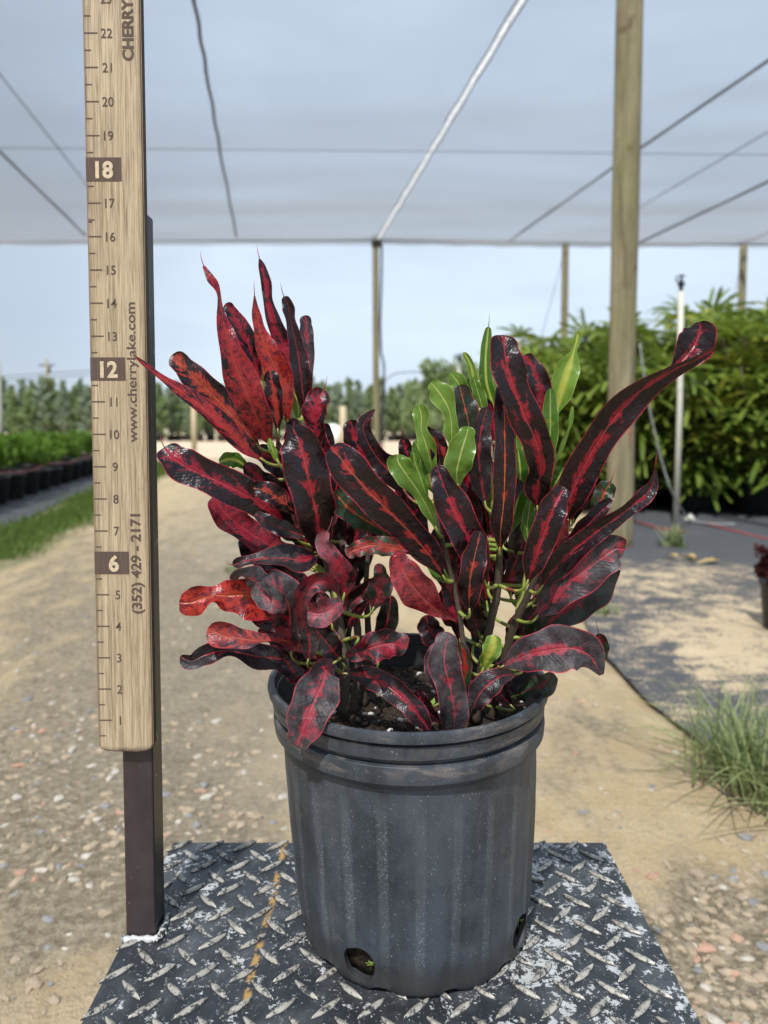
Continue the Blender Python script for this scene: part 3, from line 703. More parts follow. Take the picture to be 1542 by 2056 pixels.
while y > PY0 + .3 * IN:
    xo = (j % 2) * sp_ * .5; x = PX0 + .35 * IN + xo
    while x < PX1 - .25 * IN:
        ang = R(42) if j % 2 == 0 else R(-42); L, W, H = .56 * IN, .125 * IN, .0024; ring = []
        ca, sa = math.cos(ang), math.sin(ang); rr = []
        for lvl, (fl, fz) in enumerate(((1.0, -.0004), (.82, H * .55), (.45, H))):
            row = []
            for q in range(16):
                th = 2 * math.pi * q / 16; ux = math.cos(th); uy = math.sin(th)
                lx = L * ux * (fl if lvl == 0 else .92 if lvl == 1 else .84); ly = W * (abs(uy) ** 1.9) * (1 if uy > 0 else -1) * fl
                row.append(bm.verts.new((x + lx * ca - ly * sa, y + lx * sa + ly * ca, PZ + fz)))
            rr.append(row)
        for l_ in range(2):
            for q in range(16): bm.faces.new((rr[l_][q], rr[l_][(q + 1) % 16], rr[l_ + 1][(q + 1) % 16], rr[l_ + 1][q]))
        bm.faces.new(rr[2]); x += sp_
    y -= sp_ * .5; j += 1
parts.append(obj('raised_tread', bm, M_lug, t))
bm = bmesh.new()
for (a_, b_) in (((PX0 + .004, PY0 + .004), (PX1 - .004, PY0 + .03)), ((PX0 + .004, PY1 - .03), (PX1 - .004, PY1 - .004))): box(bm, (a_[0], a_[1], PZ - .045), (b_[0], b_[1], PZ - .0065))
parts.append(obj('support_frame', bm, M_black, t, smooth=False))
for xx in (PX0 + .02, PX1 - .02):
    for yy in (PY0 + .017, PY1 - .017):
        bm = bmesh.new(); box(bm, (xx - .015, yy - .012, -.03), (xx + .015, yy + .012, PZ - .0455)); parts.append(obj('leg', bm, M_black, t, smooth=False))
rebase(t, *parts)
tag(t, 'steel tread plate platform with worn black paint carrying the pot and the measuring post', 'steel plate')

# ================================================================== MEASURING POST AND RULER
PXR, PXL = -7.43 * IN, -8.40 * IN; PYF = 21.85 * IN
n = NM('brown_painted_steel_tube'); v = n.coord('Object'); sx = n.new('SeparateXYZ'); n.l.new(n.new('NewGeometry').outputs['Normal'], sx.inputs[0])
chip = n.math('MULTIPLY', n.step(n.noise(n.coord('Object', (120, 120, 30)), 1, 5, .7, .5), .63, .66), n.step(sx.outputs[0], .5, .9))
c = n.mix(n.step(n.noise(v, 40, 4), .3, .7), (0.034, 0.024, 0.026, 1), (0.050, 0.037, 0.039, 1)); c = n.mix(n.math('MULTIPLY', n.step(n.noise(v, 420, 2), .70, .74), .5), c, (.4, .38, .36, 1))
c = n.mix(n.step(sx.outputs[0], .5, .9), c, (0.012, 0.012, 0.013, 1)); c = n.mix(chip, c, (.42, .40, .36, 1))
M_tube = n.bsdf(c, .42, 0, .5, n.bump(n.noise(v, 60, 3), .1, .0006))
vtop = PZ + (6.2 + 17.1) * IN
t = empty('measuring_post', (PXL, PYF, PZ)); parts = []
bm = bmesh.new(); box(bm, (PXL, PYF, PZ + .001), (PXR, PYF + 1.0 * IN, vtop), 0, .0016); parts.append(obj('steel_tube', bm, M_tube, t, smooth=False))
n = NM('weld_paint'); v = n.coord('Object'); c = n.mix(n.step(n.noise(v, 130, 4, .7), .46, .52), (.03, .03, .035, 1), (.55, .55, .53, 1)); M_weld = n.bsdf(c, .5, 0, .5, n.bump(n.noise(v, 150, 4), .6, .002))
bm = bmesh.new(); rng = random.Random(2); cx0, cx1 = PXL - .002, PXR + .003
pts = [Vector((cx0 + (cx1 - cx0) * k / 14, PYF - .003 + rng.uniform(-.0012, .0012), PZ + .0015)) for k in range(15)] + [Vector((PXR + .003 + rng.uniform(0, .001), PYF + 1.0 * IN * k / 8, PZ + .0015)) for k in range(1, 9)]
tube(bm, pts, [rng.uniform(.0018, .0034) for _ in pts], 8); parts.append(obj('weld_bead', bm, M_weld, t)); rebase(t, *parts)
tag(t, 'dark brown square steel tube standing on the plate behind the ruler', 'steel post')
# ruler
BX0, BX1, BY, BZ = -9.02 * IN, -7.28 * IN, 21.52 * IN, PZ + 6.2 * IN
BZ = P(250, 1508, BY).z
n = NM('engraved_light_wood'); v = n.coord('Object'); g = n.coord('Object', (1500, 1500, 30))
sx = n.new('SeparateXYZ'); n.l.new(v, sx.inputs[0])
a = n.noise(g, 1, 5, .65, .8); b = n.noise(n.coord('Object', (520, 520, 10)), 1, 4, .6, .9); w_ = n.noise(v, 28, 5, .65)
f = n.math('ADD', n.math('MULTIPLY', a, .55), n.math('MULTIPLY', b, .45))
c = n.mix(n.step(f, .34, .64), (0.20, 0.145, 0.088, 1), (0.58, 0.455, 0.30, 1))
c = n.mix(n.math('MULTIPLY', n.step(w_, .5, .72), .30), c, (.36, .235, .12, 1))
stain = n.step(n.noise(v, 120, 4, .7), .66, .74); c = n.mix(n.math('MULTIPLY', stain, .4), c, (.12, .08, .045, 1))
# dark handled edges, real burn of the cut edge
ex = n.step(n.math('ABSOLUTE', n.math('SUBTRACT', n.math('ADD', sx.outputs[0], n.math('MULTIPLY', n.noise(v, 90, 4), .003)), (BX1 - BX0) / 2 + .0015)), (BX1 - BX0) / 2 - .0042, (BX1 - BX0) / 2 - .0002)
c = n.mix(n.math('MULTIPLY', ex, .62), c, (.14, .085, .045, 1))
ez = n.step(n.math('ADD', sx.outputs[2], n.math('MULTIPLY', n.noise(v, 120, 4), .006)), .008, .0025)
c = n.mix(n.math('MULTIPLY', ez, .85), c, (.06, .04, .025, 1))
M_wood = n.bsdf(c, .62, 0, .3, n.bump(f, .35, .0006))
n = NM('engraved_brown'); v = n.coord('Object', (700, 700, 40)); c = n.mix(n.noise(v, 1, 4, .7), (.055, .036, .030, 1), (.17, .12, .095, 1)); M_eng = n.bsdf(c, .8, 0, .2)
M_num = flat_mat('inlaid_pale_wood', (.60, .48, .32), .7, 0, .2, 300)
t = empty('ruler_board', (BX0, BY, BZ)); parts = []
bm = bmesh.new(); BH = 25.3 * IN; TH = .30 * IN; out = []
rr = .006
pf = [(BX0, BZ + rr), (BX0 + rr * .3, BZ + rr * .3), (BX0 + rr, BZ), (BX0 + .012, BZ - .0006), (BX1 - .013, BZ - .0012), (BX1 - rr, BZ - .0002), (BX1 - rr * .3, BZ + rr * .3), (BX1, BZ + rr)]
NZ = 60
rings = [[(x, z) for x, z in pf]]
fr = [bm.verts.new((x, BY, z)) for x, z in pf]; bk = [bm.verts.new((x, BY + TH, z)) for x, z in pf]
top = [(BX1, BZ + BH), (BX0, BZ + BH)]
fr += [bm.verts.new((x, BY, z)) for x, z in top]; bk += [bm.verts.new((x, BY + TH, z)) for x, z in top]
bm.faces.new(fr); bm.faces.new(bk[::-1])
for k in range(len(fr)): bm.faces.new((fr[k], bk[k], bk[(k + 1) % len(fr)], fr[(k + 1) % len(fr)]))
bmesh.ops.recalc_face_normals(bm, faces=bm.faces)
M_side = flat_mat('burnt_board_edge', (.045, .03, .022), .75, 0, .5, 120)
bv = bmesh.ops.bevel(bm, geom=[e for e in bm.edges if len(e.link_faces) == 2 and abs(e.link_faces[0].normal.dot(e.link_faces[1].normal)) < .3 and abs((e.verts[0].co - e.verts[1].co).y) < 1e-5 and e.verts[0].co.y < BY + .001], offset=.0009, segments=2, affect='EDGES')
for f_ in bm.faces:
    if f_.normal.x > .7: f_.material_index = 1
parts.append(obj('board', bm, [M_wood, M_side], t, smooth=False))
FY = BY - .00025
def rect(bm, x0, x1, z0, z1, y=None):
    y = FY if y is None else y
    r_ = [bm.verts.new((x0, y, z0)), bm.verts.new((x1, y, z0)), bm.verts.new((x1, y, z1)), bm.verts.new((x0, y, z1))]; bm.faces.new(r_)
bm = bmesh.new()
for k in range(1, 50):
    z = BZ + k * .5 * IN; whole = k % 2 == 0
    if k in (12, 24, 36, 48): continue
    L = .40 * IN if whole else .20 * IN; hw = .00045 if whole else .0004
    rect(bm, BX0 + .0012, BX0 + L + .001, z - hw, z + hw)
rect(bm, BX0 + .0012, BX0 + .004, BZ + 16.42 * IN, BZ + 16.46 * IN)
parts.append(obj('tick_marks', bm, M_eng, t, smooth=False))
def text_mesh(s, size, x, z, rot=0.0, y=None, mat=None, off=0.0, name='number', align='CENTER', sx=1.0, width=None):
    cu = bpy.data.curves.new('txt', 'FONT'); cu.body = s; cu.size = size; cu.align_x = align; cu.align_y = 'CENTER' if False else 'TOP_BASELINE'
    cu.offset = off; cu.resolution_u = 4
    o = bpy.data.objects.new('txt', cu); C.objects.link(o); dg = bpy.context.evaluated_depsgraph_get()
    me = bpy.data.meshes.new_from_object(o.evaluated_get(dg)); bpy.data.objects.remove(o)
    xs_ = [v_.co.x for v_ in me.vertices]; ys_ = [v_.co.y for v_ in me.vertices]
    cxm, cym = (min(xs_) + max(xs_)) / 2, (min(ys_) + max(ys_)) / 2
    kx = (width / (max(xs_) - min(xs_))) if width else sx
    yy = FY if y is None else y
    for v_ in me.vertices:
        u, w = (v_.co.x - cxm) * kx, v_.co.y - cym
        if rot: u, w = -w, u
        v_.co = Vector((x + u, yy, z + w))
    me.materials.append(mat or M_eng); ob = bpy.data.objects.new(name, me); C.objects.link(ob); ob.parent = t; parts.append(ob); return ob
SC = 22.0 * IN / F                     # metres per photo pixel at the board
for k in range(1, 24):
    z = BZ + k * IN - .5 * SC
    if k % 6 == 0: continue
    xc = BX0 + (45.5 * SC)
    text_mesh(str(k), 25 * SC, xc, z, off=.00008, name='number', sx=.92)
for k, xc in ((6, 39), (12, 37), (18, 36)):
    zc = BZ + k * IN; bm = bmesh.new(); rect(bm, BX0 + .6 * SC, BX0 + 69 * SC, zc - 22.5 * SC, zc + 22.5 * SC)
    blk = obj('number_block', bm, M_eng, t, smooth=False); parts.append(blk)
    text_mesh(str(k), 43 * SC, BX0 + xc * SC, zc - 1 * SC, y=FY - .0002, mat=M_num, off=.0006, name='number', sx=.95)
xt = BX0 + 84 * SC
bot, tp = P(250, 888, BY).z, P(250, 607, BY).z; text_mesh('www.cherrylake.com', 25 * SC, xt, (bot + tp) / 2, 1, off=.00012, name='printed_text', width=(tp - bot))
bot, tp = P(250, 1232, BY).z, P(250, 1032, BY).z; text_mesh('(352) 429 - 2171', 27 * SC, BX0 + 86 * SC, (bot + tp) / 2, 1, off=.0003, name='printed_text', width=(tp - bot))
bot, tp = P(250, 122, BY).z, P(250, -3, BY).z; text_mesh('CHERRY', 29 * SC, BX0 + 86 * SC, (bot + tp) / 2, 1, off=.0004, name='printed_text', width=(tp - bot))
rebase(t, *parts)
tag(t, 'tall light wooden ruler board with inch marks and printed web address, left of the plant', 'ruler')

# ================================================================== NURSERY POT
PC = Vector((1.04 * IN, 23.15 * IN, PZ)); HP = 8.30 * IN; RT_, RB = 4.57 * IN, 3.82 * IN; LEAN = -.030
n = NM('dusty_grey_pot_plastic'); v = n.coord('Object')
sx = n.new('SeparateXYZ'); n.l.new(v, sx.inputs[0])
ang = n.math('ARCTAN2', sx.outputs[0], n.math('MULTIPLY', sx.outputs[1], -1))
rib = n.math('COSINE', n.math('MULTIPLY', ang, 24.0))
sp = n.noise(v, 900, 2, .6); md = n.noise(v, 26, 6, .7, .4); lo = n.noise(n.coord('Object', (34, 34, 5)), 1, 5, .6)
inz = n.step(sx.outputs[2], .012, .03)
crest = n.math('MULTIPLY', n.step(rib, .45, .95), n.step(sx.outputs[2], HP - .05, HP - .075))
dust = n.math('MULTIPLY', n.step(sp, .52, .66), n.math('ADD', .10, n.math('MULTIPLY', n.math('MULTIPLY', crest, n.step(n.noise(n.coord('Object', (40, 40, 8)), 1, 4, .7), .38, .62)), .9)))
c = n.mix(n.step(n.math('ADD', n.math('MULTIPLY', md, .5), n.math('MULTIPLY', lo, .5)), .38, .62), (0.026, 0.031, 0.038, 1), (0.062, 0.071, 0.085, 1))
c = n.mix(n.math('MULTIPLY', dust, .6), c, (.34, .36, .38, 1))
c = n.mix(n.math('MULTIPLY', crest, .07), c, (.32, .34, .36, 1))
c = n.mix(n.math('MULTIPLY', n.step(n.noise(v, 700, 2, .5), .70, .73), .55), c, (.55, .56, .56, 1))
brown = n.math('MULTIPLY', n.step(n.noise(v, 22, 5, .7),   .60, .72), .22); c = n.mix(brown, c, (.20, .155, .12, 1))
low = n.math('MULTIPLY', n.step(n.math('ADD', sx.outputs[2], n.math('MULTIPLY', n.noise(v, 26, 4), .026)), .048, .030), .75); c = n.mix(low, c, (.040, .037, .036, 1))
rimd = n.math('MULTIPLY', n.step(sx.outputs[2], HP - .045, HP - .03), n.step(n.noise(n.coord('Object', (30, 30, 160)), 1, 4, .7), .48, .70))
c = n.mix(n.math('MULTIPLY', rimd, .28), c, (.42, .33, .26, 1))
# drips of mud on the rim, inside stays clean dark
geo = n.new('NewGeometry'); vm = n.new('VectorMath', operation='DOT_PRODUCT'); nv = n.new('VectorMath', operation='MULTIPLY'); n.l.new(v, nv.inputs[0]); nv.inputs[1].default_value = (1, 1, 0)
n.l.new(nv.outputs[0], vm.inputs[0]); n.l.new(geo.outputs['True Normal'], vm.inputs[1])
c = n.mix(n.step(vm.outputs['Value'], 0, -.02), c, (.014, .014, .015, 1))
M_pot = n.bsdf(c, n.math('ADD', .40, n.math('MULTIPLY', md, .22)), 0, .45, n.bump(n.math('ADD', n.math('MULTIPLY', lo, .8), n.math('MULTIPLY', sp, .06)), .25, .003))
bm = bmesh.new(); SEG = 288
prof = [(0.0, .006), (.60, .006), (.90, .004), (.965, 0.0), (1.0, .004), (1.0, .02)]
def rad(z): return RB + (RT_ - .23 * IN - RB) * (z / HP) ** .85
prof = [(0.02, .006), (RB * .6, .006), (RB * .88, .005), (RB * .955, 0.0), (RB * .985, .002)]
for k in range(26): z = .006 + (HP - .046 - .006) * k / 25; prof.append((rad(z), z))
zr = HP - .040
prof += [(rad(zr) + .0035, zr - .001), (RT_ - .0020, zr + .001), (RT_ - .0012, zr + .008), (RT_ - .0015, zr + .0135), (RT_ - .0018, zr + .0140), (RT_ - .0062, zr + .0150), (RT_ - .0062, zr + .0172), (RT_ - .0030, zr + .018), (RT_ - .0012, zr + .0195), (RT_ - .0004, zr + .029),
         (RT_ - .0050, zr + .0298), (RT_ - .0050, zr + .0313), (RT_ + .0022, zr + .0322), (RT_ + .0030, zr + .036), (RT_ + .0022, zr + .0395), (RT_ - .0005, zr + .0402), (RT_ - .0028, zr + .0390), (RT_ - .0045, zr + .030),
         (RT_ - .0085, zr + .018), (RT_ - .0085, zr + .016), (RT_ - .0095, zr + .014), (RT_ - .0100, zr)]
for k in range(10): z = zr - .01 - (zr - .02) * k / 9; prof.append((rad(z) - (.0018 if z > .045 else .0045), z))
prof.append((.02, .0095))
rows = []
for pi_, (r, z) in enumerate(prof):
    row = []
    for q in range(SEG):
        th = 2 * math.pi * q / SEG; rr_ = r
        if 5 <= pi_ < 31:
            fd = min(1, (z - .004) / .03) * min(1, max(0, (HP - .05 - z) / .02)); cs = math.cos(24 * th)
            rr_ += (.0012 * max(0, cs) ** 3 - .0001 + .0006 * mn.noise(Vector((math.sin(th) * 2.5, math.cos(th) * 2.5, z * 25)))) * fd
        if 3 <= pi_ < 9:
            rr_ += -.0022 * max(0, -math.cos(12 * th)) * (1 if pi_ < 8 else .5)
        if pi_ in (3, 4): z2 = z + .0030 * max(0, -math.cos(12 * th + .4)) ** 2
        else: z2 = z
        ov = 1 + .006 * math.cos(2 * th + .5) * (z / HP)
        row.append(bm.verts.new((rr_ * ov * math.sin(th) + LEAN * z2, -rr_ * ov * math.cos(th), z2)))
    rows.append(row)
for i in range(len(rows) - 1):
    for q in range(SEG): bm.faces.new((rows[i][q], rows[i][(q + 1) % SEG], rows[i + 1][(q + 1) % SEG], rows[i + 1][q]))
bm.faces.new(rows[0][::-1]); bm.faces.new(rows[-1])
bmesh.ops.recalc_face_normals(bm, faces=bm.faces)
pot = empty('nursery_pot', PC); pb = obj('pot_body', bm, M_pot, pot)
cut = bmesh.new()
for a_ in (-27, 57, 160, 250):
    a_ = R(a_); d = Vector((math.sin(a_), -math.cos(a_), 0)); s_ = Vector((math.cos(a_), math.sin(a_), 0)); c0 = d * (RB + .001) + Vector((0, 0, .0215)); pts = []
    ra, rb = [], []
    for q in range(28):
        th = 2 * math.pi * q / 28; wob = 1 + .05 * math.sin(3 * th + a_); o_ = s_ * math.cos(th) * .0128 * wob + Vector((0, 0, 1)) * math.sin(th) * .0142 * wob
        ra.append(cut.verts.new(c0 + o_ - d * .03)); rb.append(cut.verts.new(c0 + o_ + d * .02))
    for q in range(28): cut.faces.new((ra[q], ra[(q + 1) % 28], rb[(q + 1) % 28], rb[q]))
    cut.faces.new(ra[::-1]); cut.faces.new(rb)
bmesh.ops.recalc_face_normals(cut, faces=cut.faces)
co = obj('hole_cutter', cut, M_pot); co.location = PC
md_ = pb.modifiers.new('holes', 'BOOLEAN'); md_.object = co; md_.operation = 'DIFFERENCE'; md_.solver = 'EXACT'; md_.use_self = False
bpy.context.view_layer.update(); dg = bpy.context.evaluated_depsgraph_get()
nm_ = bpy.data.meshes.new_from_object(pb.evaluated_get(dg)); nm_.name = 'pot_body'; pb.modifiers.clear(); pb.data = nm_; bpy.data.objects.remove(co)
for p_ in pb.data.polygons: p_.use_smooth = True
try: pb.data.set_sharp_from_angle(angle=R(28))
except Exception: pass
tag(pot, 'dust-coated dark grey plastic nursery pot standing on the steel plate', 'plant pot')
# soil
n = NM('dark_potting_soil'); v = n.coord('Object')
a = n.noise(v, 160, 6, .75); b = n.noise(v, 420, 3, .7); vo = n.voro(v, 330)
c = n.mix(n.step(a, .35, .65), (.010, .007, .005, 1), (.060, .040, .028, 1)); c = n.mix(n.step(b, .66, .70), c, (.35, .31, .25, 1))
c = n.mix(n.math('MULTIPLY', n.step(n.noise(v, 30, 3), .55, .65), .35), c, (.08, .045, .03, 1))
M_soil = n.bsdf(c, .9, 0, .2, n.bump(n.math('ADD', a, b), .8, .004))
SZ = HP - 1.25 * IN
bm = bmesh.new(); NR = 46; NS = 120; rows = []; rr = random.Random(4)
for i in range(NR + 1):
    r = rad(SZ) * .985 * i / NR; row = []
    for q in range(NS):
        th = 2 * math.pi * q / NS; p = Vector((r * math.sin(th), -r * math.cos(th), 0)); h = .004 * mn.noise(p * 40) + .004 * mn.noise(p * 110) + .002 * mn.noise(p * 300) + .006 * max(0, 1 - (p - Vector((-.005, -.055, 0))).length / .035)
        row.append(bm.verts.new((p.x + LEAN * SZ, p.y, SZ + h)))
    rows.append(row)
for i in range(NR):
    for q in range(NS):
        bm.faces.new((rows[i][q], rows[i + 1][q], rows[i + 1][(q + 1) % NS], rows[i][(q + 1) % NS]))
zz = [SZ - .01, HP * .4, .05, .035, .02, .010]; prev = rows[-1]
for z in zz:
    row = []
    for q in range(NS):
        th = 2 * math.pi * q / NS; r = (rad(z) - (.0042 if z > .045 else .0068)) + .0008 * mn.noise(Vector((q, z * 300, 0))); row.append(bm.verts.new((r * math.sin(th) + LEAN * z, -r * math.cos(th), z)))
    for q in range(NS): bm.faces.new((prev[q], row[q], row[(q + 1) % NS], prev[(q + 1) % NS]))
    prev = row
bm.faces.new(prev[::-1])
bmesh.ops.remove_doubles(bm, verts=bm.verts, dist=1e-6); bmesh.ops.recalc_face_normals(bm, faces=bm.faces)
so = obj('potting_soil', bm, M_soil); so.location = PC; struct(tag(so, 'dark crumbly potting soil filling the grey pot', 'soil'), 'stuff')
bm = bmesh.new()
for k in range(420):
    th = rr.uniform(0, 6.28); r = rad(SZ) * .97 * math.sqrt(rr.random()); p = Vector((r * math.sin(th), -r * math.cos(th), 0))
    p.z = SZ + .004 * mn.noise(p * 40) + .001 + .006 * max(0, 1 - (p - Vector((-.005, -.055, 0))).length / .035); pebble(bm, p, rr.uniform(.0008, .0034), rr.choices((0, 1), (.9, .1))[0], rr)
sc_ = obj('bark_crumbs', bm, [flat_mat('bark_crumb', (.045, .028, .02), .9), flat_mat('perlite', (.5, .48, .44), .9)], smooth=False); sc_.location = PC + Vector((LEAN * SZ, 0, 0)); struct(tag(sc_, 'bark crumbs and pale grains strewn on the soil in the pot', 'soil'), 'stuff')
# tiny seedlings
M_seed = leafy_mat('seedling_green', (.16, .26, .04, 1), (.34, .44, .10, 1), .3)
def seedling(loc, s_, label, n_=6, dirv=None):
    bm = bmesh.new(); lt = lt_layer(bm); rng = random.Random(int(loc.x * 9999))
    tube(bm, [(0, 0, 0), (0.0004 * s_, 0, .004 * s_), (0, 0, .008 * s_)], .0003 * s_, 5)
    for k in range(n_):
        a = 6.28 * k / n_ + rng.uniform(-.3, .3); u = Vector((math.cos(a), math.sin(a), .4)) * .0028 * s_; w = Vector((-math.sin(a), math.cos(a), 0)) * .0012 * s_; quad(bm, lt, Vector((0, 0, .007 * s_)) + u, u, w, rng.random())
    o = obj('seedling', bm, M_seed); o.location = loc; return tag(o, label, 'seedling', 'seedlings in the pot')
def hole(a_): a_ = R(a_); return PC + Vector((math.sin(a_), -math.cos(a_), 0)) * (RB - .003) + Vector((0, 0, .015))
seedling(hole(-23), .75, 'tiny green seedling poking from the front drain hole of the pot')
seedling(hole(60) + Vector((.0, 0, .004)), .9, 'tiny green seedling in the right side drain hole of the pot')
seedling(PC + Vector((.012, -.03, SZ + .002)), 1.8, 'pale seedling on the soil between the two plants')
seedling(PC + Vector((-.028, .0, SZ + .002)), 1.4, 'pale seedling on the soil near the left stems')

# ================================================================== CROTON PLANTS
D0 = 23.15
def croton_mat():
    n = NM('croton_leaf'); uv = n.new('UVMap').outputs[0]; sx = n.new('SeparateXYZ'); n.l.new(uv, sx.inputs[0])
    s = sx.outputs[0]; tt = n.math('SUBTRACT', n.math('MULTIPLY', sx.outputs[1], 2.0), 1.0); t = n.math('ABSOLUTE', tt)
    red, rib, seed, hue, dusty, grn = [n.attr(k, 'OBJECT') for k in ('red', 'rib', 'seed', 'hue', 'dusty', 'green')]
    cb = n.new('CombineXYZ'); n.put(cb.inputs[0], n.math('MULTIPLY', seed, 3.7)); n.put(cb.inputs[1], seed)
    ob = n.new('VectorMath', operation='ADD'); n.l.new(n.coord('Object'), ob.inputs[0]); n.l.new(cb.outputs[0], ob.inputs[1]); v = ob.outputs[0]
    ux = n.new('CombineXYZ'); n.put(ux.inputs[0], n.math('ADD', n.math('SUBTRACT', n.math('MULTIPLY', s, 15.0), n.math('MULTIPLY', t, 2.2)), n.math('MULTIPLY', seed, 9.0))); n.put(ux.inputs[1], n.math('MULTIPLY', tt, 1.15)); n.put(ux.inputs[2], seed)
    bu = n.noise(ux.outputs[0], .85, 4, .62, .35); bo = n.noise(v, 70, 3, .6, .6)
    bl = n.math('ADD', n.math('MULTIPLY', bu, .62), n.math('MULTIPLY', bo, .38)); b2 = n.noise(v, 210, 4, .7); b3 = n.noise(v, 1100, 2, .6)
    f = n.math('ADD', n.math('MULTIPLY', bl, .8), n.math('MULTIPLY', b2, .2))
    th = n.math('SUBTRACT', .66, n.math('MULTIPLY', red, .28))
    side = n.math('MULTIPLY', n.math('SUBTRACT', 1.0, t), .10)
    rm = n.step(n.math('SUBTRACT', n.math('ADD', f, side), th), -.012, .022)
    ribw = n.math('MULTIPLY', rib, n.math('MULTIPLY', n.step(bl, .34, .62), 1.9))
    ribw = n.math('MULTIPLY', ribw, n.math('SUBTRACT', 1.15, n.math('MULTIPLY', s, .55)))
    ribm = n.step(t, ribw, n.math('MULTIPLY', ribw, .45))
    mid_ = n.step(t, .055, .025)
    edge = n.math('MULTIPLY', n.step(t, .925, .975), n.step(bo, .30, .55))
    dark = n.mix(grn, n.mix(b2, (0.003, 0.0018, 0.0028, 1), (0.010, 0.003, 0.005, 1)), (0.018, 0.050, 0.018, 1))
    dark = n.mix(n.math('MULTIPLY', n.step(bl, .42, .62), .6), dark, (0.028, 0.003, 0.007, 1))
    redc = n.mix(hue, (0.27, 0.006, 0.022, 1), (0.46, 0.040, 0.014, 1))
    redc = n.mix(n.step(b2, .4, .62), redc, (0.10, 0.004, 0.011, 1))
    c = n.mix(rm, dark, redc)
    c = n.mix(n.math('MULTIPLY', ribm, n.math('MULTIPLY', n.step(n.math('ADD', b2, n.math('MULTIPLY', bo, .6)), .58, .84), .92)), c, n.mix(hue, (0.28, 0.007, 0.022, 1), (0.42, 0.046, 0.013, 1)))
    c = n.mix(n.math('MULTIPLY', mid_, .55), c, n.mix(hue, (0.34, 0.04, 0.05, 1), (0.48, 0.19, 0.05, 1)))
    c = n.mix(n.math('MULTIPLY', edge, .85), c, (0.42, 0.018, 0.045, 1))
    c = n.mix(n.math('MULTIPLY', n.step(b3, .70, .74), .35), c, (.45, .38, .38, 1))
    dm = n.math('MULTIPLY', dusty, n.step(n.noise(v, 26, 4, .7), .35, .65)); c = n.mix(n.math('MULTIPLY', dm, .24), c, (.30, .29, .31, 1))  # grey sky sheen painted into the leaf colour, along with some dust
    vein = n.new('TexWave', wave_type='BANDS'); vc = n.new('CombineXYZ'); n.put(vc.inputs[0], n.math('SUBTRACT', n.math('MULTIPLY', s, 9.0), n.math('MULTIPLY', t, 1.3))); n.l.new(vc.outputs[0], vein.inputs[0])
    vein.inputs['Scale'].default_value = 1.0; vein.inputs['Distortion'].default_value = 1.2; vein.inputs['Detail'].default_value = 2
    h = n.math('ADD', n.math('ADD', n.math('MULTIPLY', n.noise(v, 150, 3, .55), 1.5), n.math('MULTIPLY', vein.outputs['Fac'], .07)), n.math('MULTIPLY', n.step(t, .0, .10), .6))
    h = n.math('ADD', h, n.math('MULTIPLY', b3, .10))
    nb = n.bump(h, .6, .0015)
    rough = n.math('ADD', .20, n.math('ADD', n.math('MULTIPLY', b2, .22), n.math('MULTIPLY', dusty, .22)))
    return n.bsdf(c, rough, 0, .42, nb, .10, c)
M_leaf = croton_mat()
def green_mat():
    n = NM('croton_young_leaf'); uv = n.new('UVMap').outputs[0]; sx = n.new('SeparateXYZ'); n.l.new(uv, sx.inputs[0])
    s = sx.outputs[0]; t = n.math('ABSOLUTE', n.math('SUBTRACT', n.math('MULTIPLY', sx.outputs[1], 2.0), 1.0))
    hue, rib, seed = [n.attr(k, 'OBJECT') for k in ('hue', 'rib', 'seed')]; v = n.coord('Object'); a = n.noise(v, 80, 4, .6); b = n.noise(v, 220, 3, .6)
    c = n.mix(a, n.mix(hue, (0.035, 0.10, 0.010, 1), (0.14, 0.25, 0.030, 1)), n.mix(hue, (0.07, 0.17, 0.016, 1), (0.22, 0.35, 0.05, 1)))
    yl = n.math('MULTIPLY', n.step(t, n.math('MULTIPLY', rib, 1.2), n.math('MULTIPLY', rib, .3)), .85); c = n.mix(yl, c, (.50, .50, .07, 1))
    c = n.mix(n.step(t, .07, .03), c, (.46, .52, .15, 1)); c = n.mix(n.math('MULTIPLY', n.step(t, .90, .97), .7), c, (.42, .50, .14, 1))
    c = n.mix(n.math('MULTIPLY', n.step(n.noise(v, 130, 2), .66, .7), n.math('MULTIPLY', rib, 1.5)), c, (.55, .50, .04, 1))
    h = n.math('ADD', n.noise(v, 170, 3), n.math('MULTIPLY', n.step(t, 0, .1), .6))
    return n.bsdf(c, .30, 0, .5, n.bump(h, .5, .0011), .32, c)
M_gleaf = green_mat()
M_stem = flat_mat('woody_stem', (.085, .062, .045), .8, 0, .35, 220, .5)
n = NM('petiole_green'); v = n.coord(); c = n.mix(n.step(n.noise(v, 70, 3), .4, .65), (.22, .30, .05, 1), (.36, .36, .09, 1)); c = n.mix(n.step(n.noise(v, 45, 2), .56, .68), c, (.22, .06, .04, 1)); M_pet = n.bsdf(c, .4, 0, .5)
M_dstem = flat_mat('dark_young_stem', (.05, .035, .022), .6, 0, .3, 300, .4)

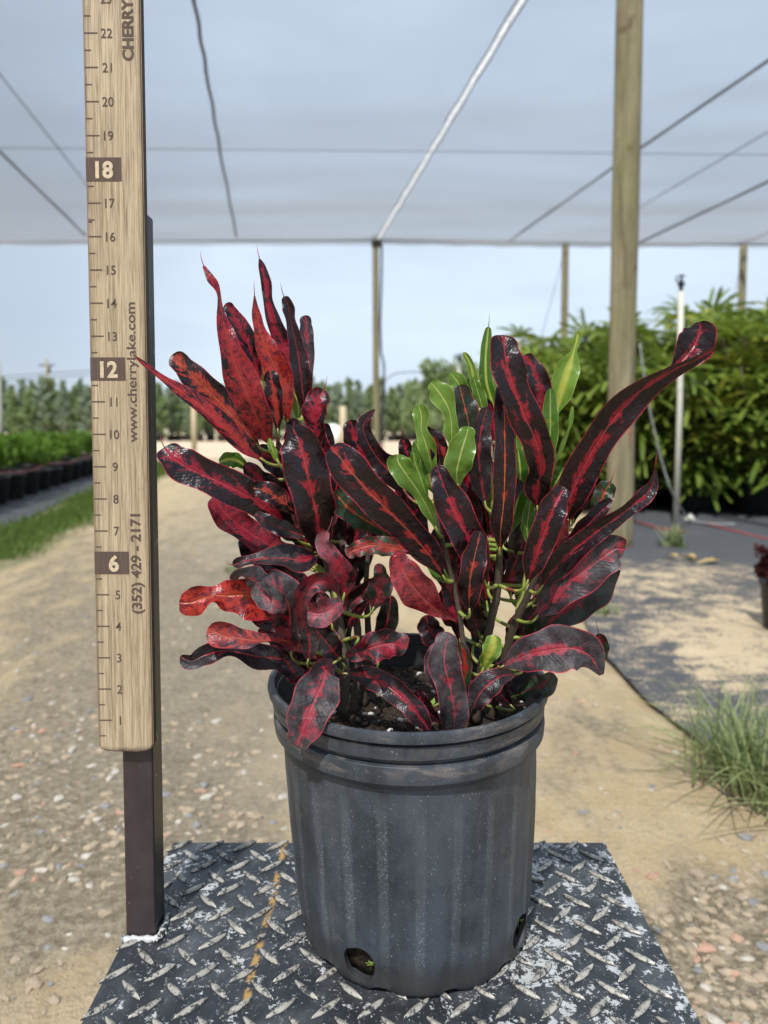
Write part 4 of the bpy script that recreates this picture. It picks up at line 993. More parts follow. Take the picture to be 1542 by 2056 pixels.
def stem_pts(px): return [P(x, y, (D0 + d) * IN) for x, y, d in px]
class Plant:
    def __init__(s, name, base, label):
        s.root = empty(name, base); s.stems = []; s.root_label = label; tag(s.root, label, 'plant')
    def stem(s, pts, r0, r1, mat):
        w = stem_pts(pts); q = [Vector(a) for a in spline([tuple(a) for a in w], 28)]
        rs = [(r0 + (r1 - r0) * i / 27) * (1 + .06 * math.sin(i * 2.3)) for i in range(28)]
        bm = bmesh.new(); tube(bm, q, rs, 10); o = obj('stem', bm, mat, s.root); rebase(s.root, o); s.stems.append(q)
    def leaf(s, pts, red=.4, rib=.3, hue=0., dusty=0., green=0., young=False, gut=.20, wav=.15, wf=2.5, seed=None, pet=True, awn=False, strips=(), round_=True, label=None):
        bm = bmesh.new(); uvl = bm.loops.layers.uv.new('UVMap'); rng = random.Random(seed if seed is not None else int(pts[0][0] * 31 + pts[0][1] * 17)); base = None
        for si, pp_ in enumerate([pts] + list(strips)):
            vals = [(p[0], p[1], D0 + p[2], p[3], (p[4] if len(p) > 4 else 0.)) for p in pp_]
            if si == 0:
                NS_ = 40
            else: NS_ = 24
            k = len(vals) - 1; sm = spline(vals, NS_); W = []; cen = []
            for i, q in enumerate(sm):
                u = i / (NS_ - 1) * k; w = max(q[3], .8)
                if u > k - 1 and round_ and vals[k][3] < 15:
                    f = u - (k - 1); w = max(vals[k][3] * .25, vals[k - 1][3] * math.sqrt(max(0, 1 - f * f)) * (1 - .12 * f) + vals[k][3] * f * .5 * (1 - f))
                if u < 1:
                    f = u; w = vals[0][3] + (max(q[3], 1) - vals[0][3]) * math.sin(f * math.pi / 2) ** .9
                c_ = P(q[0], q[1], q[2] * IN); cen.append(c_); W.append(w / F * depth(c_))
            tw = rng.uniform(6, 20); ph = rng.uniform(0, 6); ph2 = ph + rng.uniform(1, 3); NT = 14; rows = []
            for i in range(NS_):
                T = (cen[min(i + 1, NS_ - 1)] - cen[max(i - 1, 0)]).normalized(); V = (CAM - cen[i]).normalized()
                S = T.cross(V).normalized(); rl = R(sm[i][4] + tw * math.sin(i / NS_ * 4.2 + ph)); S = (Matrix.Rotation(rl, 3, T) @ S).normalized(); N = S.cross(T).normalized()
                if N.dot(V) < 0 and abs(sm[i][4]) < 89: N = -N
                w = W[i]; s_ = i / (NS_ - 1); row = []
                w *= .95 * (1 + .06 * math.sin(s_ * wf * 9 + ph))
                for j in range(NT + 1):
                    t = -1 + 2 * j / NT; a = abs(t); sgn = 1 if t > 0 else -1
                    wa = wav * w * a ** 2.2 * math.sin(2 * math.pi * wf * s_ + (ph if sgn > 0 else ph2)) * min(1, 4 * s_) * 1.6
                    cup = gut * w * (a ** 1.6) * (0.6 + .4 * math.sin(s_ * 3.1))
                    pk = .06 * w * mn.noise(Vector((s_ * 14 + ph, t * 2.2, ph2))) * (1 - a * .4)
                    row.append(bm.verts.new(cen[i] + S * t * w * (1 - .06 * gut * a) + N * (cup + wa + pk)))
                rows.append(row)
            for i in range(NS_ - 1):
                for j in range(NT):
                    f = bm.faces.new((rows[i][j], rows[i][j + 1], rows[i + 1][j + 1], rows[i + 1][j]))
                    for lp_, (ii, jj) in zip(f.loops, ((i, j), (i, j + 1), (i + 1, j + 1), (i + 1, j))): lp_[uvl].uv = (ii / (NS_ - 1), jj / NT)
            if si == 0: base = cen[0]; bdir = (cen[0] - cen[2]).normalized(); tipc = cen[-1]; tdir = (cen[-1] - cen[-4]).normalized()
        if awn: tube(bm, [tipc, tipc + tdir * .004 + Vector((0, 0, .002)), tipc + tdir * .006 + Vector((0, 0, .006))], [.0004, .0003, .0001], 5)
        o = obj('leaf', bm, M_gleaf if young else M_leaf, s.root); rebase(s.root, o)
        o['red'] = float(red); o['rib'] = float(rib); o['hue'] = float(hue); o['dusty'] = float(dusty); o['green'] = float(green); o['seed'] = float(rng.uniform(0, 9))
        if label: o['label'] = label
        if pet and s.stems:
            best = None
            for st in s.stems:
                for q in st:
                    sc = (q - base).length + max(0, q.z - base.z + .004) * 3
                    if best is None or sc < best[0]: best = (sc, q)
            q = best[1]; L = (q - base).length
            if L > .003:
                c1 = base + bdir * L * .35; pts_ = []
                for i in range(10):
                    t = i / 9; pts_.append(base * (1 - t) ** 2 + c1 * 2 * t * (1 - t) + q * t * t)
                bm = bmesh.new(); tube(bm, [base - bdir * .004] + pts_, [.0006] + [.0010 + .0007 * i / 9 for i in range(10)], 8); pt = obj('petiole', bm, M_pet, o); rebase(s.root, pt)
        return o

# ---------------- left plant
LP = Plant('croton_plant', P(690, 1440, D0 * IN - .02), 'left croton plant with crimson and black twisted leaves in the grey pot')
LP.stem([(690, 1440, -.9), (692, 1340, -.9), (678, 1230, -.7), (655, 1120, -.5), (628, 1040, -.3), (600, 980, -.3), (580, 930, -.3), (565, 905, -.4), (558, 890, -.5)], .0042, .0024, M_stem)
LP.stem([(705, 1440, -.2), (720, 1330, 0), (712, 1210, .2), (690, 1100, .3), (650, 1000, .4), (620, 930, .4), (612, 880, .3), (608, 845, .3)], .0036, .0020, M_stem)
LP.stem([(730, 1420, .3), (740, 1320, .3), (738, 1240, .0), (735, 1180, -.2), (738, 1120, 0), (742, 1040, .2)], .0034, .0018, M_dstem)
L = LP.leaf
# background dark mass
L([(705, 1190, .8, 6), (712, 1130, .8, 36), (708, 1070, .7, 42), (698, 1010, .6, 38), (690, 965, .6, 10)], .05, .12, wf=3)
L([(668, 1190, .4, 5), (660, 1130, .3, 34), (665, 1060, .2, 36), (672, 1000, .1, 30), (680, 950, .1, 8)], .08, .15)
L([(740, 1110, .6, 4), (745, 1050, .6, 26), (738, 990, .6, 30), (725, 950, .6, 12)], .10, .15)
L([(760, 1330, 1.6, 5), (768, 1280, 1.6, 20), (780, 1235, 1.5, 22), (785, 1195, 1.5, 6)], .02, .1, green=.3)
L([(700, 1300, 1.4, 5), (690, 1250, 1.4, 24), (700, 1200, 1.3, 26), (715, 1160, 1.3, 8)], .02, .1, green=.4)
L([(620, 1230, .3, 5), (585, 1190, .2, 28), (548, 1160, .1, 28), (520, 1140, 0, 10)], .3, .2)
L([(600, 1150, .5, 5), (560, 1128, .3, 24), (512, 1108, .2, 26), (484, 1080, .2, 8)], .15, .2)
L([(620, 1000, .2, 4), (600, 970, 0, 26), (570, 940, -.2, 30), (540, 915, -.3, 24), (515, 905, -.3, 8)], .25, .3)
L([(640, 960, .4, 5), (648, 920, .3, 22), (655, 880, .2, 16), (650, 850, .2, 5)], .2, .2)
L([(598, 1010, -.2, 4), (560, 985, -.5, 20), (520, 960, -.7, 20), (492, 930, -.8, 6)], .35, .3)
# upper fan
L([(540, 820, .3, 5, 10), (522, 760, .2, 20, 10), (502, 700, 0, 23, 10), (478, 650, -.1, 19, 10), (462, 622, -.1, 12, 10), (452, 610, -.1, 3, 10)], .38, .34)
L([(592, 790, .8, 5), (580, 728, .7, 19), (566, 685, .7, 21), (550, 645, .6, 15), (539, 605, .6, 11), (535, 570, .6, 12), (527, 538, .6, 8), (521, 520, .6, 2)], .20, .52, gut=.15, wav=.16, wf=3, awn=True, round_=False)
L([(618, 820, 1, 5), (619, 760, .9, 10), (619, 710, .9, 13), (616, 672, .9, 14), (614, 650, .9, 13), (612, 633, .9, 6)], .05, .34, dusty=.6)
L([(612, 832, .2, 4), (609, 798, .1, 15), (604, 755, 0, 20), (599, 715, 0, 19), (591, 675, 0, 14), (583, 640, 0, 11), (579, 615, 0, 13), (570, 595, 0, 5)], .02, .08, wav=.14, wf=3.5, awn=True)
L([(578, 850, 0, 4), (573, 800, -.2, 19), (558, 750, -.3, 29), (538, 705, -.4, 23, 5), (522, 665, -.4, 14, 20), (514, 630, -.4, 9, 35), (511, 594, -.4, 2, 20)], .85, .3, hue=.55, awn=True, round_=False)
L([(540, 805, .2, 4), (525, 768, .2, 19), (508, 740, .2, 17), (497, 728, .2, 5)], young=True, hue=.15, rib=.12)
L([(602, 860, .4, 4), (598, 815, .4, 13), (590, 778, .4, 13), (580, 742, .3, 4)], young=True, hue=.45, rib=.15)
L([(520, 897, -.6, 4), (488, 857, -.8, 22), (440, 806, -1, 30), (398, 766, -1.2, 27), (368, 735, -1.3, 23), (346, 712, -1.3, 8)], .35, .62, hue=.75, dusty=.2)
L([(558, 870, -.8, 3), (556, 835, -.9, 13), (551, 795, -1, 19), (546, 765, -1, 17), (542, 744, -1, 6)], .15, .36, hue=.5)
L([(548, 899, -1, 4), (523, 852, -1.4, 27), (500, 800, -1.8, 36, 5), (478, 745, -2, 33, 5), (458, 690, -2.1, 22, 12), (446, 635, -2, 14, 38), (438, 592, -1.9, 10, 50), (424, 562, -1.9, 10, 20), (409, 534, -1.8, 3)], .62, .22, hue=.25, wf=3, gut=.14, awn=True, round_=False)
L([(530, 925, -1.2, 4, 20), (492, 894, -1.5, 21, 20), (437, 846, -1.9, 25, 20), (370, 791, -2.1, 17, 30), (310, 749, -2.3, 10, 40), (272, 716, -2.4, 2, 40)], .50, .30, hue=.35, gut=.3, round_=False)
L([(640, 908, -.3, 5), (635, 870, -.4, 18), (632, 835, -.5, 25), (638, 805, -.5, 26), (650, 782, -.4, 11)], .42, .42, awn=True)
L([(600, 905, -.9, 4), (590, 885, -1, 18), (588, 862, -1, 16), (592, 840, -1, 6)], .1, .1)
L([(500, 945, -.6, 3), (482, 928, -.7, 14), (462, 922, -.8, 16), (440, 928, -.8, 4)], young=True, hue=.05, rib=.25)
L([(560, 930, -1.3, 3), (548, 905, -1.4, 8), (540, 880, -1.4, 3)], young=True, hue=.9, rib=.2)
# middle
L([(600, 1085, -1, 5), (560, 1042, -1.8, 25), (505, 1000, -2.2, 35), (435, 965, -2.5, 36), (375, 938, -2.6, 37), (345, 915, -2.6, 30), (330, 898, -2.5, 10)], .22, .24, gut=.2, wav=.08, awn=True)
L([(590, 1120, -.5, 5, 20), (540, 1092, -.6, 22, 20), (490, 1062, -.8, 29, 10), (452, 1030, -1, 29), (427, 998, -1, 13)], .62, .2, dusty=.3, wav=.18)
L([(648, 1112, -1.5, 5), (642, 1075, -1.9, 32), (634, 1030, -2.2, 44), (622, 975, -2.4, 46), (610, 920, -2.4, 47), (600, 885, -2.3, 40), (588, 858, -2.2, 16)], .10, .20, hue=.1, wav=.14, gut=.12)
L([(600, 1035, -2.2, 4), (565, 1005, -2.6, 22), (532, 985, -2.8, 20), (508, 980, -2.8, 8)], .3, .35, hue=.6, wav=.2)
L([(618, 1080, -1.9, 4), (580, 1065, -2.1, 16), (545, 1052, -2.2, 16), (512, 1030, -2.2, 5)], .08, .14, dusty=.3)
L([(640, 1114, -1.4, 5, 10), (606, 1124, -1.8, 32, 10), (566, 1120, -2, 29, 15), (522, 1122, -2.2, 15, 30), (488, 1128, -2.3, 12, 20), (467, 1134, -2.3, 4)], .12, .22, dusty=.5, gut=.35, awn=True)
L([(690, 1199, -2.2, 4), (693, 1176, -2.3, 19), (686, 1150, -2.5, 28), (670, 1122, -2.6, 18, 20), (652, 1098, -2.6, 19), (648, 1082, -2.6, 14), (658, 1066, -2.6, 3)], .55, .25, dusty=.9, gut=.4, wav=.2, awn=True)
# curled lower leaves
L([(600, 1222, -1.6, 5), (550, 1212, -2.1, 32), (495, 1196, -2.4, 44), (458, 1196, -2.5, 34, 15), (430, 1196, -2.6, 22, 45), (406, 1202, -2.7, 26, 20), (382, 1210, -2.8, 30, -15), (360, 1210, -2.8, 12, -25)], .82, .2, hue=.7, gut=.3, wav=.18, label='crimson leaf with bright orange curled tip')
L([(592, 1212, -2.3, 5), (545, 1186, -2.8, 22), (512, 1166, -3.0, 25, -20), (486, 1156, -3.0, 20, -45), (472, 1166, -2.8, 10, -70)], .12, .15, dusty=1, gut=-.45)
L([(585, 1315, -2, 5), (580, 1272, -2.4, 27), (580, 1222, -2.8, 36), (562, 1183, -3.1, 36), (530, 1160, -3.2, 14, 20)], .25, .2, dusty=.9, gut=.3,
  strips=[[(572, 1228, -3.3, 6), (554, 1210, -3.45, 25), (530, 1194, -3.35, 24), (514, 1172, -3.2, 9)]])
L([(628, 1300, -2.6, 4), (612, 1262, -3.0, 14, 10), (602, 1222, -3.4, 16, 25), (610, 1186, -3.6, 20, 30), (638, 1166, -3.6, 22, 25), (668, 1172, -3.4, 18, 40), (684, 1196, -3.2, 10, 60)], .45, .25, dusty=.8, gut=.7,
  strips=[[(685, 1205, -3.3, 8), (666, 1222, -3.6, 26), (642, 1232, -3.7, 28), (618, 1228, -3.6, 12)]])
L([(660, 1312, -1.6, 4), (612, 1270, -1.8, 24), (575, 1250, -2, 28), (530, 1240, -2, 22), (500, 1225, -2, 8)], .35, .25, dusty=.5)
L([(618, 1330, -2.6, 4), (622, 1300, -2.9, 18), (618, 1270, -3, 20), (605, 1245, -3, 6)], .15, .2, dusty=.8)
L([(655, 1330, -1.6, 4), (612, 1300, -2, 16, 20), (572, 1287, -2.4, 20, 20), (530, 1288, -2.7, 16, 40), (490, 1284, -2.9, 24, 25), (450, 1276, -3, 28), (417, 1262, -3, 8)], .6, .3, hue=.6, dusty=.5, wav=.22, gut=.35, label='twisted red leaf with a yellow tip')
L([(615, 1352, -1, 4), (570, 1325, -1.6, 22), (515, 1318, -2.1, 28), (455, 1307, -2.5, 22, 20), (412, 1315, -2.8, 21, -20), (385, 1327, -2.9, 17, -30), (362, 1318, -2.9, 9, -30)], .06, .12, dusty=.5, gut=.35, wav=.18)
L([(545, 1290, -1.5, 5), (567, 1320, -1.6, 24), (592, 1352, -1.8, 18), (606, 1372, -1.8, 4)], .12, .18, pet=False)
L([(690, 1335, -1.6, 4), (668, 1305, -2, 24), (648, 1280, -2.1, 26), (632, 1262, -2.1, 8)], .08, .12, dusty=.4)
L([(672, 1330, -2.3, 10), (655, 1345, -2.9, 26), (648, 1368, -3.3, 40), (632, 1405, -3.8, 48), (614, 1447, -4.05, 42, 5), (602, 1478, -4.05, 30, 5), (594, 1500, -3.95, 7, 5)], .30, .24, dusty=.9, gut=.12, wav=.05)
L([(690, 1352, -1.9, 8), (738, 1358, -2.4, 22, 10), (785, 1382, -2.9, 25, 15), (828, 1420, -3.2, 22, 15), (862, 1466, -3.3, 8, 15)], .12, .30, dusty=.2)
L([(716, 1290, -2.2, 4), (700, 1315, -2.8, 8), (722, 1310, -3.1, 18), (755, 1297, -3.3, 31), (790, 1292, -3.4, 28), (818, 1300, -3.3, 7)], .42, .25, dusty=.9, gut=.3, wav=.3, wf=4)
L([(748, 1226, -1.8, 4), (757, 1200, -2, 26), (765, 1174, -2.1, 27), (764, 1150, -2.1, 14), (757, 1132, -2.1, 3)], .35, .15, green=.4, dusty=.4)
L([(915, 1246, -1.8, 3), (886, 1230, -2.1, 11), (856, 1206, -2.4, 32), (825, 1170, -2.7, 38), (804, 1135, -2.7, 25), (792, 1110, -2.7, 8)], .82, .25, hue=.2, dusty=.4, pet=False)
L([(826, 1106, -2.3, 8), (786, 1099, -2.6, 20), (745, 1095, -2.8, 20), (712, 1104, -2.8, 15), (695, 1115, -2.8, 5)], .45, .25, green=1, hue=.6, wav=.3, wf=4, pet=False, dusty=.4)
L([(815, 1135, -2.1, 6), (800, 1120, -2.4, 16), (805, 1102, -2.4, 14), (822, 1095, -2.3, 4)], .9, .2, dusty=.6, pet=False)
L([(735, 965, .5, 5), (728, 922, .5, 24), (712, 880, .5, 25), (704, 843, .5, 7)], .28, .2)

# ---------------- right plant
RP = Plant('croton_plant', P(960, 1450, D0 * IN - .02), 'right croton plant with long dark maroon leaves and pale green shoots in the grey pot')
RP.stem([(955, 1450, -1.2), (962, 1380, -1.1), (975, 1300, -1.1), (988, 1235, -1.2), (997, 1200, -1.3), (1002, 1140, -1.3), (1003, 1105, -1.4)], .0042, .0026, M_dstem)
RP.stem([(985, 1455, -.6), (1005, 1360, -.7), (1030, 1260, -.9), (1058, 1200, -1.1), (1075, 1160, -1.2), (1100, 1110, -1.3), (1120, 1060, -1.3)], .0036, .0020, M_dstem)
RP.stem([(940, 1450, -1.4), (938, 1370, -1.3), (930, 1290, -1.3), (920, 1220, -1.4), (905, 1150, -1.5), (885, 1070, -1.6), (872, 1010, -1.6)], .0026, .0015, bpy.data.materials['woody_stem'])
RP.stem([(1003, 1110, -1.2), (998, 1060, -1), (988, 1000, -.9), (983, 940, -.9), (980, 880, -.8), (975, 840, -.6)], .0026, .0017, flat_mat('green_shoot', (.17, .27, .04), .4))
RP.stem([(1040, 1230, -.8), (1062, 1130, -.8), (1085, 1030, -.9), (1100, 960, -1), (1105, 935, -1)], .0026, .0016, M_pet)
L = RP.leaf
# background mass
L([(1000, 1160, .6, 5), (985, 1100, .5, 30), (975, 1030, .4, 34), (970, 960, .3, 30), (968, 910, .2, 8)], .06, .12)
L([(1040, 1210, .7, 5), (1045, 1140, .6, 30), (1052, 1070, .5, 34), (1055, 1010, .4, 24), (1055, 970, .3, 6)], .05, .12, green=.3)
L([(930, 1230, .8, 5), (910, 1170, .7, 30), (895, 1110, .6, 32), (880, 1060, .5, 12)], .12, .3)
L([(860, 1120, .4, 4), (838, 1060, .3, 26), (820, 1010, .2, 28), (808, 965, .2, 10)], .08, .15)
L([(1020, 1320, .5, 5), (1040, 1270, .5, 28), (1075, 1230, .4, 30), (1105, 1200, .4, 8)], .05, .1, green=.6)
L([(905, 1330, 1.2, 5), (880, 1290, 1.3, 22), (862, 1262, 1.4, 24), (855, 1235, 1.4, 8)], .05, .1, dusty=.3)
L([(950, 1300, .2, 5), (962, 1250, .1, 24), (960, 1200, 0, 24), (950, 1160, 0, 8)], .04, .1, green=.7)
L([(925, 1290, -.5, 5), (912, 1235, -.6, 17), (905, 1185, -.6, 19), (903, 1130, -.6, 10)], .25, .25)
L([(1090, 1190, .2, 5), (1100, 1120, .1, 24), (1118, 1060, 0, 26), (1135, 1010, 0, 8)], .05, .2)
L([(1010, 1090, -.2, 5), (1035, 1020, -.2, 24), (1045, 960, -.3, 22), (1040, 900, -.3, 10)], young=True, hue=0, rib=.12)
# upper shoots
L([(815, 990, -.2, 12), (790, 952, -.3, 30), (760, 922, -.4, 23), (736, 882, -.5, 17), (731, 850, -.5, 16), (752, 822, -.5, 2)], .05, .08, wav=.2, round_=False)
L([(832, 962, 0, 4), (823, 927, 0, 14), (815, 903, 0, 16), (811, 880, 0, 6)], .15, .25, awn=True)
L([(890, 962, -1, 5), (884, 922, -1.1, 18), (876, 888, -1.2, 20), (858, 868, -1.2, 13), (842, 860, -1.2, 3)], .08, .18, wav=.2)
L([(960, 955, -.6, 6), (950, 892, -.7, 26), (939, 842, -.8, 27), (930, 805, -.8, 24), (922, 773, -.8, 11)], .02, .10, hue=.8, green=.5, dusty=.4)
L([(975, 1015, -1, 5), (966, 962, -1.1, 24), (961, 912, -1.2, 26), (965, 867, -1.2, 21), (978, 816, -1.2, 4)], .05, .15, dusty=.4, gut=.4)
L([(908, 1000, -1, 4), (897, 960, -1.2, 14), (893, 920, -1.2, 12), (888, 880, -1.2, 4)], .3, .5, hue=.2)
L([(925, 1080, -1.5, 4), (912, 1030, -1.6, 20), (895, 985, -1.6, 20), (880, 945, -1.6, 5)], .12, .2)
L([(906, 902, -.9, 4), (907, 862, -1, 17), (903, 827, -1, 13), (890, 800, -1, 26), (874, 778, -1, 18), (864, 768, -1, 6)], young=True, hue=.75, rib=.08, gut=.3)
L([(940, 850, -.3, 4), (932, 805, -.3, 16), (922, 772, -.3, 18), (904, 748, -.3, 6)], young=True, hue=.6, rib=.08, gut=.4)
L([(960, 812, -.2, 5), (953, 770, -.2, 9), (945, 732, -.2, 8), (931, 707, -.2, 3)], young=True, hue=.6, rib=.3, gut=.5)
L([(976, 845, -.3, 4), (966, 808, -.3, 15), (956, 776, -.3, 10), (951, 757, -.3, 3)], young=True, hue=.35, rib=.08)
L([(872, 965, -1, 3), (864, 927, -1.2, 15), (855, 893, -1.3, 20), (846, 862, -1.3, 12), (846, 835, -1.3, 18), (840, 812, -1.3, 10)], young=True, hue=.7, rib=.08, gut=.3)
L([(880, 985, -1, 3), (868, 950, -1, 16), (848, 915, -1, 16), (833, 885, -1, 5)], young=True, hue=.2, rib=.12)
L([(920, 980, -1.6, 4), (917, 947, -1.8, 26), (926, 907, -1.9, 30), (937, 872, -1.9, 18), (941, 856, -1.9, 5)], young=True, hue=.55, rib=.08, gut=.12)
L([(877, 1065, -2, 3), (862, 1027, -2.2, 13), (840, 987, -2.3, 16), (816, 952, -2.4, 26), (800, 928, -2.4, 24), (798, 912, -2.4, 9)], young=True, hue=.5, rib=.06, wav=.2)
L([(880, 1000, -1.6, 3), (866, 975, -1.8, 9), (860, 950, -1.8, 3)], young=True, hue=.4, rib=.1)
L([(996, 872, .3, 4), (989, 812, .3, 15), (977, 767, .3, 14), (975, 722, .3, 13), (978, 682, .3, 10), (981, 656, .3, 3)], young=True, hue=.05, rib=.22, awn=True)
L([(992, 905, 0, 3), (990, 860, 0, 8), (985, 820, 0, 8), (975, 800, 0, 3)], .4, .3)
L([(1102, 945, -1, 4), (1103, 902, -1.1, 15), (1105, 862, -1.2, 17), (1105, 822, -1.2, 15), (1105, 780, -1.2, 8)], young=True, hue=.15, rib=.1)
L([(1116, 837, -.8, 3), (1123, 802, -.9, 20), (1132, 770, -1, 28), (1142, 738, -1, 24), (1150, 713, -1, 10), (1154, 698, -1, 5), (1158, 683, -1, 9), (1160, 670, -1, 4)], young=True, hue=.85, rib=.35, gut=.3)
L([(1106, 948, -1, 3), (1125, 902, -1, 6, 50), (1143, 856, -1, 5, 50), (1150, 813, -1, 2)], young=True, hue=.4, rib=.1)
L([(1105, 985, -.6, 4), (1118, 965, -.7, 15), (1128, 948, -.7, 14), (1133, 938, -.7, 5)], young=True, hue=0, rib=.08)
L([(1062, 1095, -1, 4), (1058, 1062, -1, 13), (1062, 1030, -1, 12), (1066, 1000, -1, 4)], young=True, hue=.05, rib=.08)
L([(1094, 855, -.8, 4), (1088, 812, -.9, 19), (1080, 767, -1, 26), (1066, 732, -1, 17), (1054, 712, -1, 6)], .10, .36, dusty=.2)
# long foreground leaves
L([(893, 1162, -2, 4), (865, 1117, -2.3, 26), (825, 1070, -2.6, 35), (776, 1021, -2.9, 38), (726, 971, -3, 40), (690, 927, -3, 36), (664, 896, -3, 14)], .13, .20, hue=.35, gut=.12, wav=.06, awn=True)
L([(800, 1085, -1.2, 5), (747, 1052, -1.6, 21), (700, 1020, -1.8, 28), (671, 986, -1.8, 13)], .02, .14, hue=.8, green=1, pet=False)
L([(800, 1010, -.8, 5), (760, 985, -.9, 20), (735, 955, -.9, 18)], .1, .2, pet=False)
L([(975, 1172, -2, 5), (960, 1122, -2.4, 28), (930, 1060, -2.6, 38), (902, 1000, -2.6, 34), (886, 962, -2.5, 21), (877, 934, -2.4, 5)], .10, .16, gut=.18)
L([(1003, 1107, -2, 3), (1006, 1060, -2.3, 22), (1012, 1000, -2.45, 25), (1014, 930, -2.5, 23), (1013, 860, -2.5, 22), (1012, 805, -2.4, 21), (1010, 772, -2.3, 10)], .04, .06, hue=.9, gut=.1, wav=.06)
L([(1079, 1023, -1.8, 3), (1078, 985, -2.1, 27), (1087, 940, -2.5, 26), (1078, 890, -2.8, 32), (1055, 838, -3, 34), (1031, 775, -3.1, 33), (1017, 725, -3.1, 35), (1012, 693, -3, 29), (1014, 673, -2.9, 10)], .10, .30, hue=.05, gut=.14, wav=.12, wf=3.5)
L([(1140, 1050, -1.5, 3), (1145, 1005, -1.9, 29, 15), (1166, 950, -2.2, 35, 20), (1200, 888, -2.6, 35, 20), (1241, 830, -3, 36, 22), (1292, 780, -3.3, 31, 28), (1347, 745, -3.6, 23, 32), (1397, 722, -3.8, 13, 30), (1436, 698, -3.9, 6, 20)], .06, .24, hue=.05, gut=.30, wav=.05, wf=2, round_=False,
  strips=[[(1352, 742, -3.45, 10), (1377, 716, -3.4, 33), (1398, 686, -3.4, 39), (1406, 660, -3.4, 30), (1404, 646, -3.4, 9)]], label='long maroon strap leaf with a folded-over rounded tip')
L([(1058, 1172, -2.6, 4), (1072, 1127, -2.9, 26), (1090, 1077, -3.1, 30), (1108, 1027, -3.2, 30), (1123, 996, -3.1, 22), (1135, 979, -3, 7)], .10, .26, gut=.2)
L([(1195, 1045, -1, 5), (1204, 1012, -1, 20), (1215, 987, -1, 21), (1226, 968, -1, 9)], .10, .16, green=1, hue=.6, awn=True)
L([(1150, 1050, -1.3, 4), (1160, 1015, -1.4, 15), (1180, 985, -1.5, 12), (1188, 960, -1.5, 4)], .3, .3)
L([(1085, 1182, -2, 4), (1110, 1147, -2.2, 24, 15), (1150, 1106, -2.4, 26, 15), (1200, 1066, -2.7, 22, 20), (1250, 1031, -2.9, 16, 25), (1290, 998, -3, 17, 20), (1310, 975, -3, 12), (1316, 941, -3, 2)], .05, .14, gut=.4, awn=True, round_=False)
L([(1118, 1132, -1.4, 4), (1152, 1086, -1.6, 16), (1188, 1046, -1.8, 17), (1227, 1001, -1.8, 4)], .08, .12, gut=.4)
L([(1118, 1098, -2.7, 3), (1130, 1068, -2.8, 9), (1138, 1042, -2.8, 3)], 1, .5, hue=.3, pet=False)
L([(1085, 1268, -1.2, 4), (1115, 1240, -1.4, 30), (1160, 1206, -1.6, 40), (1202, 1170, -1.7, 38), (1232, 1135, -1.7, 16)], .12, .16, green=.4, dusty=.5)
L([(1075, 1242, -1.8, 4), (1105, 1207, -2.1, 30), (1150, 1166, -2.4, 40), (1200, 1126, -2.6, 41), (1234, 1103, -2.7, 32), (1254, 1103, -2.7, 12)], .30, .16, dusty=.7, gut=.12, awn=True)
L([(943, 1230, -2.4, 4), (942, 1195, -2.6, 24), (945, 1155, -2.8, 27), (955, 1108, -2.8, 24), (965, 1065, -2.7, 5)], .05, .10, hue=.6)
L([(885, 1110, -1.6, 4), (862, 1120, -1.6, 10), (880, 1150, -1.7, 14), (900, 1165, -1.7, 4)], young=True, hue=.2, rib=.2, pet=False)
# low leaves over the rim
L([(1190, 1335, -.9, 4), (1203, 1315, -1, 16), (1208, 1292, -1, 15), (1202, 1272, -1, 5)], .3, .2, green=1, awn=True, pet=False)
L([(1005, 1340, -2.4, 8), (1050, 1318, -2.9, 32), (1100, 1306, -3.2, 47), (1150, 1302, -3.4, 46), (1186, 1318, -3.5, 34), (1208, 1355, -3.5, 5)], .05, .20, dusty=1, gut=.2, wav=.05, round_=False)
L([(1035, 1398, -1.2, 4), (1062, 1384, -1.5, 20), (1090, 1376, -1.8, 24), (1112, 1352, -2, 9)], .02, .06, green=.9, dusty=.5)
L([(1040, 1352, -2.5, 4), (1006, 1358, -2.8, 19), (976, 1378, -2.9, 28), (958, 1402, -2.9, 22), (950, 1424, -2.9, 6)], .12, .1, dusty=.3)
L([(1030, 1420, -1.6, 4), (1008, 1395, -1.8, 18), (1000, 1370, -1.9, 18), (1010, 1345, -1.9, 5)], .06, .1, dusty=.3)
L([(968, 1348, -2.3, 4), (976, 1325, -2.5, 15), (988, 1300, -2.6, 20), (992, 1275, -2.5, 9)], young=True, hue=.75, rib=.5)
L([(925, 1395, -2, 4), (934, 1355, -2.1, 13), (933, 1320, -2.1, 13), (925, 1290, -2.1, 4)], .1, .3, green=1, hue=.3)
L([(910, 1476, -3.1, 18), (912, 1430, -3.4, 34), (904, 1380, -3.5, 32), (892, 1332, -3.4, 35), (896, 1292, -3.3, 25), (903, 1270, -3.2, 7)], .12, .08, dusty=.8, gut=.1)
L([(880, 1390, -2.8, 5), (868, 1350, -3.0, 17), (872, 1315, -3.0, 17), (885, 1290, -2.9, 5)], .06, .1, dusty=.7, pet=False)
L([(885, 1450, -2.4, 4), (862, 1430, -2.5, 14), (845, 1405, -2.5, 14), (838, 1385, -2.5, 4)], .08, .1, pet=False)

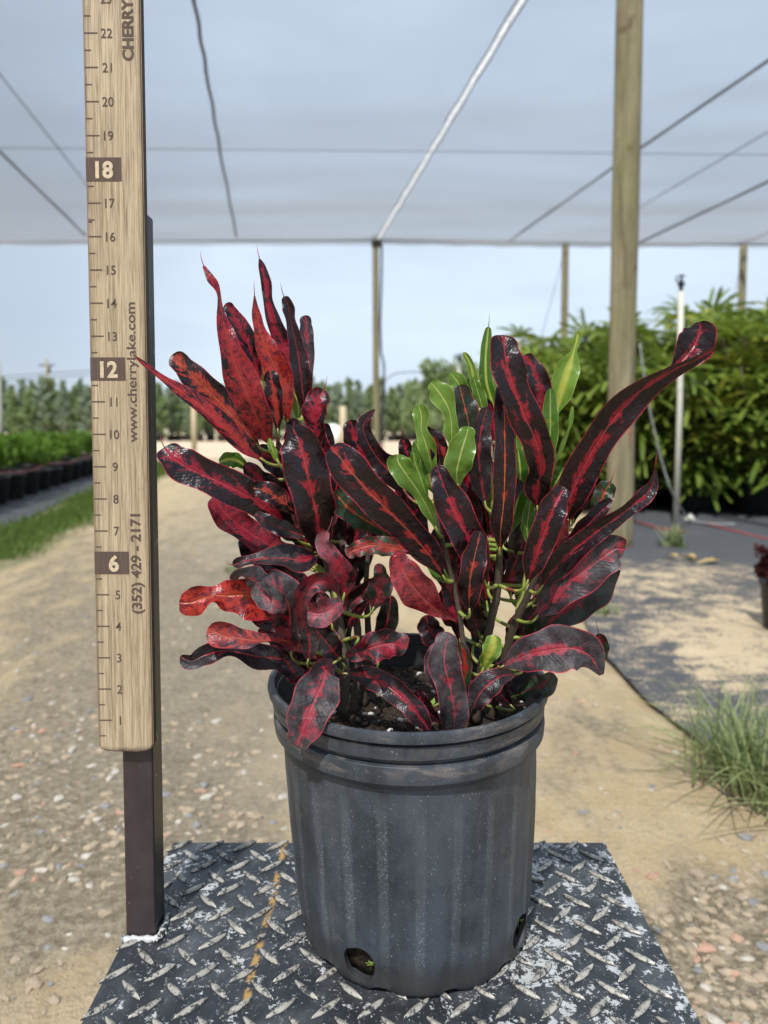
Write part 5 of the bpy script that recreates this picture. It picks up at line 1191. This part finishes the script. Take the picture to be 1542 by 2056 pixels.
# inner leaves filling each crown
rng = random.Random(42)
def fill(pl, zone, n_):
    for k in range(n_):
        x, y, tx, ty, d = rng.choice(zone); x += rng.uniform(-22, 22); y += rng.uniform(-30, 30); tx += rng.uniform(-26, 26); ty += rng.uniform(-26, 26); w = rng.uniform(13, 22); d += rng.uniform(-.4, .5)
        mx_, my_ = (x + tx) / 2 + rng.uniform(-16, 16), (y + ty) / 2 + rng.uniform(-10, 10)
        pl.leaf([(x, y, d, 4), ((x + mx_) / 2, (y + my_) / 2, d - .1, w, rng.uniform(-20, 20)), (mx_, my_, d - .2, w * 1.15, rng.uniform(-30, 30)), ((tx + mx_) / 2, (ty + my_) / 2, d - .3, w, rng.uniform(-30, 30)), (tx, ty, d - .3, w * .35, rng.uniform(-40, 40))],
                rng.choice((.05, .1, .2, .45)), rng.choice((.05, .12, .25)), dusty=rng.uniform(0, .6), green=rng.choice((0, 0, 0, .5)), wav=rng.uniform(.14, .26), gut=rng.uniform(.2, .5))
fill(LP, [(600, 1150, 520, 1100, 0), (620, 1100, 560, 1010, 0), (640, 1080, 650, 960, .1), (690, 1160, 700, 1030, .2), (640, 1230, 560, 1170, -.6), (680, 1260, 620, 1180, -.8), (640, 1300, 540, 1255, -1), (700, 1250, 745, 1170, -.2), (600, 960, 560, 900, .2), (630, 1340, 560, 1300, -1.4)], 30)
fill(RP, [(960, 1200, 930, 1090, .1), (990, 1180, 985, 1060, -.2), (1040, 1190, 1055, 1080, -.4), (920, 1170, 870, 1060, .1), (950, 1080, 930, 960, -.2), (1010, 1060, 1020, 940, .2), (1080, 1200, 1140, 1110, -.4), (960, 1290, 950, 1190, 0), (1020, 1280, 1080, 1210, -.3), (980, 1380, 1040, 1320, -1.2), (900, 1290, 880, 1190, .3)], 26)

L = RP.leaf
for q in ([(900, 1010, -.5, 3), (893, 965, -.6, 11), (884, 915, -.6, 13), (872, 870, -.6, 5)], [(945, 905, -.1, 3), (938, 860, -.1, 12), (918, 812, -.1, 13), (905, 790, -.1, 5)], [(965, 880, .2, 3), (958, 830, .2, 10), (950, 790, .2, 10), (940, 760, .2, 3)],
          [(1040, 1000, .3, 3), (1046, 930, .3, 12), (1050, 870, .3, 13), (1046, 820, .3, 5)], [(1090, 960, .2, 3), (1096, 900, .2, 11), (1094, 850, .2, 11), (1088, 810, .2, 4)], [(860, 1010, -.9, 3), (848, 968, -1, 12), (834, 930, -1, 12), (828, 905, -1, 4)], [(985, 1040, -.3, 3), (978, 980, -.3, 12), (970, 930, -.3, 12), (968, 890, -.3, 4)]):
    L(q, young=True, hue=rng.uniform(.05, .6), rib=.10, wav=.2, gut=.35)
